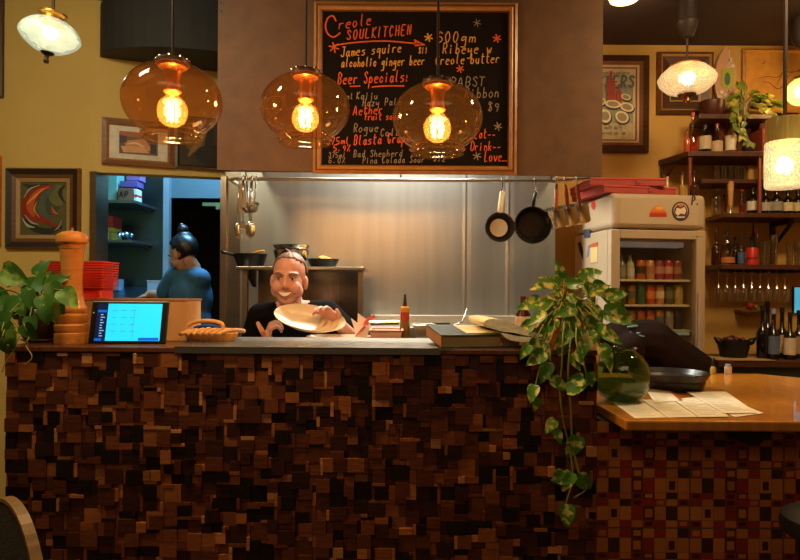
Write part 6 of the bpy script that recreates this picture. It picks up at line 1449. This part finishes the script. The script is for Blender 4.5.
bottle(742, Z3, 26*px, 3*px, '7a2c18', 'slim reddish bottle with a red cap beside the wooden tap handle', cap='c02c2c', neck=.3, grp=G, emptyglass=glass('redb', (.7, .3, .15), .1), fl='8a3a1c')
for i, (u, h, r, lbx, lb) in enumerate(((753, 27, 6, 'c8bca8', 'black bottle with a slanting white label beside the red capped bottle'), (765.5, 25, 5.4, 'a09484', 'black bottle with a grey oval label right behind the shelf post'), (776.5, 26, 6, '8c8478', 'black bottle with a round silver label, second after the shelf post'), (788, 25, 5.2, 'c0ae88', 'black bottle with a diamond cream label, third after the shelf post'), (798, 25, 5.2, 'b8a884', 'black bottle with a cream label cut by the edge under the jar lamp'))):
    bottle(u, Z3, h*px, r*px, '15100e', lb, neck=.32, grp=G, label=lbx, lab=(.16, .5), cap='15100e')
# fourth shelf
G = 'bottles and glasses on the lowest wall shelf'
bottle(716.5, Z4, 36*px, 4.8*px, '3a1810', 'tall brown bottle beside the fridge on the lowest wall shelf', neck=.42, grp=G, label=None, cap='5a2a1c')
bottle(727.5, Z4, 34*px, 7*px, '6a4a2c', 'round shouldered bottle with an orange label low on the lowest wall shelf', neck=.42, grp=G, label='b8683c', lab=(.06, .22), cap='2a1812', emptyglass=glass('clr2', (.7, .58, .42), .1))
bottle(735.5, Z4, 29*px, 3.2*px, '2a1812', 'narrow dark bottle between the round bottle and the blue labelled one', neck=.4, grp=G, D=4.12)
bottle(741.5, Z4, 30*px, 3.4*px, '2c2420', 'dark bottle with a blue label on the lowest wall shelf', neck=.42, grp=G, label='3c5a80', lab=(.04, .42), cap='15100c')
bottle(752, Z4, 29*px, 4.4*px, '3c3a28', 'bottle with a black cap standing behind the red tin', neck=.35, grp=G, D=4.13, cap='15100c')
t = thing('red_tin', 'bright red squat tin with dark marks on the lowest wall shelf', 'tin', (X(752.5, 4.0), 4.0, Z4)); q = 4.0/F; c0 = V((X(752.5, 4.0), 4.0, Z4))
MB().lathe([(.001, 0), (5.5*q, 0), (5.5*q, 16*q), (5*q, 17*q), (.001, 17*q)], c0, 24).build('body', mat('b8221c', .35), t, smooth=True)
MB().lathe([(.001, 17*q), (2.4*q, 17*q), (2.4*q, 20.5*q), (.001, 20.5*q)], c0, 16).build('cap', mat('1a1210', .4), t, smooth=True)
MB().lathe([(5.55*q, 5.5*q), (5.55*q, 7*q)], c0, 24, cap0=False, cap1=False).build('band', mat('5a1412', .4), t)
bottle(757.5, Z4, 36*px, 3.6*px, '8a8468', 'clear bottle with a tall red cap behind the red tin', neck=.45, grp=G, cap='c03024', emptyglass=CLR, D=4.1)
for i, (u, h, lb) in enumerate(((763, 23, 'shorter stack of clear glasses beside the red capped bottle'), (768, 24, 'clear glass tucked between the two glass stacks'), (774.5, 30, 'tallest stack of clear glasses on the lowest wall shelf'), (790, 22, 'clear glass under the shelf bracket on the lowest wall shelf'), (798, 24, 'clear glass at the frame’s edge on the lowest wall shelf'))):
    tumbler(u, Z4, h*px, 3.4*px, lb, 'clear glasses on the lowest wall shelf', D=4.03+.02*(i % 2))
bottle(753.5, Z4+.0, 44*px, 2.2*px, '6a2c18', 'tall thin red brown bottle rising behind the red tin', neck=.2, grp=G, D=4.17, cap='7a3018')
# wine glasses hanging upside down under the lowest shelf
zr = Z4-.032
rk = thing('stemware_rack', 'dark rack of rails under the lowest wall shelf holding wine glasses', 'rack', (X(750), 4.05, zr))
for x_ in range(11): MB().bb(X(711+8.2*x_)-.004, X(711+8.2*x_)+.004, 3.95, 4.2, zr-.016, zr-.001).build('rail', mat('2a1812', .5), rk)
names9 = ['closest to the fridge', 'second from the fridge', 'third from the fridge', 'fourth from the fridge', 'fifth from the fridge', 'sixth from the fridge', 'seventh from the fridge', 'eighth from the fridge', 'ninth from the fridge']
for i in range(9):
    c = V((X(715.1+8.2*i), 4.0, zr-.0165)); k_ = 4.0/F
    t = thing('wine_glass', 'upside down wine glass in the rack, '+names9[i], 'wine glass', c, 0, 'wine glasses hung in the rack')
    MB().lathe([(.001, .0), (3.6*k_, 0), (3.6*k_, -.002), (.7*k_, -.005), (.6*k_, -11*k_), (1.4*k_, -13*k_), (3.6*k_, -17*k_), (4.0*k_, -22*k_), (3.4*k_, -29*k_)], c, 24, cap0=True, cap1=False).build('glass', glass('wine', (.9, .88, .82), .26), t, smooth='all')
t = thing('fruit_item', 'red and green apple like fruit lying on the wall ledge below the wine glasses', 'fruit', (X(753, 4.15), 4.15, zv(309, 4.15)))
MB().bb(X(740, 4.15), X(768, 4.15), 4.11, 4.215, zv(310, 4.15)-.012, zv(310, 4.15)).build('ledge', wood('7a5a38', .5), None)
o_ = bpy.data.objects['ledge']; tag(o_, 'narrow wooden ledge on the wall below the wine glasses', 'ledge')
c0 = V((X(751, 4.15), 4.15, zv(310, 4.15))); q = 4.15/F
MB().lathe([(.001, .6*q), (2*q, 0), (3.8*q, 2*q), (4.2*q, 5*q), (2.6*q, 7.6*q), (.001, 7*q)], c0, 20).build('flesh', mat('a02c1c', .4), t, smooth='all')
MB().ell(c0+V((5.6*q, 0, 3*q)), (2.6*q, 2.4*q, 2.4*q), 14, 10).build('green_part', mat('7a7a24', .5), t, smooth='all')
# wine bottles on the back bench
G = 'wine bottles on the back bench'
q = 3.9/F
for i, (u, D, h, lbx, cp, lb) in enumerate(((763.5, 3.92, 53, None, '0f0c0c', 'plain black wine bottle nearest the black bowl'), (768.5, 4.05, 55, None, '0f0c0c', 'plain black wine bottle standing behind the first two wine bottles'), (774.5, 3.9, 50, '55607c', '8a94a8', 'wine bottle with a blue label and silver neck'), (783, 3.98, 50, 'c09a78', '15100e', 'wine bottle with a pink cream label behind the cream labelled one'), (791, 3.88, 47, 'cbb596', '15100e', 'wine bottle with a large cream label with a dark bird shape'), (800, 3.95, 48, 'a88a6a', '15100e', 'wine bottle with a tan label cut by the frame’s edge'))):
    t = bottle(u, ZB, h*D/F, 5.6*D/F, '120f0e', lb, D=D, label=lbx, cap=cp, neck=.42, grp=G, lab=(.1, .46), name='wine_bottle')
# blue lit phone, bowl, kraft paper, small bottles
t = thing('phone_screen', 'glowing pale blue screen on the wall behind the wine bottles', 'screen', (X(797.5, 4.18), 4.2, zv(300, 4.2)))
MB().bb(X(794, 4.2), X(802, 4.2), 4.195, 4.216, zv(313, 4.2), zv(286, 4.2)).build('case', mat('20262a', .4), t, bev=.003)
MB().bb(X(794.6, 4.2), X(801.6, 4.2), 4.193, 4.1948, zv(312.4, 4.2), zv(287, 4.2)).build('display', mat('4fb0cc', .4, var=0, emit=.8), t)
q = 3.95/F; c0 = V((X(734.5, 3.98), 3.98, ZB+.002))
t = thing('black_bowl', 'black bowl with two ears full of dark red fruit on the back bench', 'bowl', c0)
MB().lathe([(.001, 0), (12*q, 0), (14.5*q, 10*q), (15*q, 17*q), (14*q, 17*q), (13*q, 10*q), (.001, 3*q)], c0, 32).build('body', mat('120e0d', .5), t, smooth=True)
for sx in (-1, 1): MB().tube(catmull([c0+V((sx*13*q, -.02, 14*q)), c0+V((sx*19*q, -.02, 18*q)), c0+V((sx*21*q, -.02, 20*q))], 4), [.014, .02, .022, .018, .012, .01, .008, .007, .006][:9], 8).build('ear', mat('120e0d', .5), t, smooth='all')
m = MB(); rl = random.Random(3)
for i in range(14): a = rl.uniform(0, 6.28); r_ = rl.uniform(0, 9)*q; m.ell(c0+V((r_*math.cos(a), r_*math.sin(a), rl.uniform(15, 19)*q)), rl.uniform(2.2, 3.4)*q, 10, 8)
tag(m.build('fruit_pile', mat('4a1a16', .5, var=.4, scale=25), t, smooth='all'), kind='stuff')
m = MB(); zq = ZB+.0012; pts = [V((bxa+.004, 3.8, zq)), V((X(728, 3.77), 3.772, zq)), V((X(732, 3.79), 3.80, zq)), V((X(736, 3.77), 3.772, zq)), V((X(778, 3.77), 3.775, zq)), V((X(757, 4.0), 4.05, zq)), V((bxa+.006, 4.06, zq))]
m.prism(pts, (0, 0, .001)); tag(m.build('kraft_paper', mat('b08a5c', .8, bump=.3, scale=12), None), 'sheet of crumpled tan kraft paper spread under the black bowl', 'paper')
bc_ = onc(709.5, 373.5); bc_.y = min(bc_.y, 3.24); k_ = bc_.y/F
t = thing('dropper_bottle', 'tiny dark dropper bottle at the back edge of the service counter by the fridge', 'bottle', bc_)
MB().lathe([(.001, 0), (2.6*k_, 0), (2.8*k_, 1*k_), (2.8*k_, 6*k_), (1.2*k_, 8.5*k_), (.001, 8.5*k_)], bc_, 16).build('body', mat('a08030', .3), t, smooth=True)
MB().lathe([(.001, 8.5*k_), (1.7*k_, 8.5*k_), (1.5*k_, 12*k_), (1.1*k_, 17*k_), (.001, 18*k_)], bc_, 14).build('dropper', mat('120e0c', .4), t, smooth=True)
bc_ = onc(726, 374); bc_.y = min(bc_.y, 3.24)
t = thing('small_jar', 'little cream labelled jar at the back edge of the service counter', 'jar', bc_)
MB().lathe([(.001, 0), (3.2*k_, 0), (3.4*k_, 1*k_), (3.4*k_, 8*k_), (.001, 8*k_)], bc_, 16).build('body', mat('c8b090', .5), t, smooth=True)
MB().lathe([(.001, 8*k_), (2.6*k_, 8*k_), (2.6*k_, 10.5*k_), (.001, 10.5*k_)], bc_, 14).build('lid', mat('8a9a90', .4), t, smooth=True)
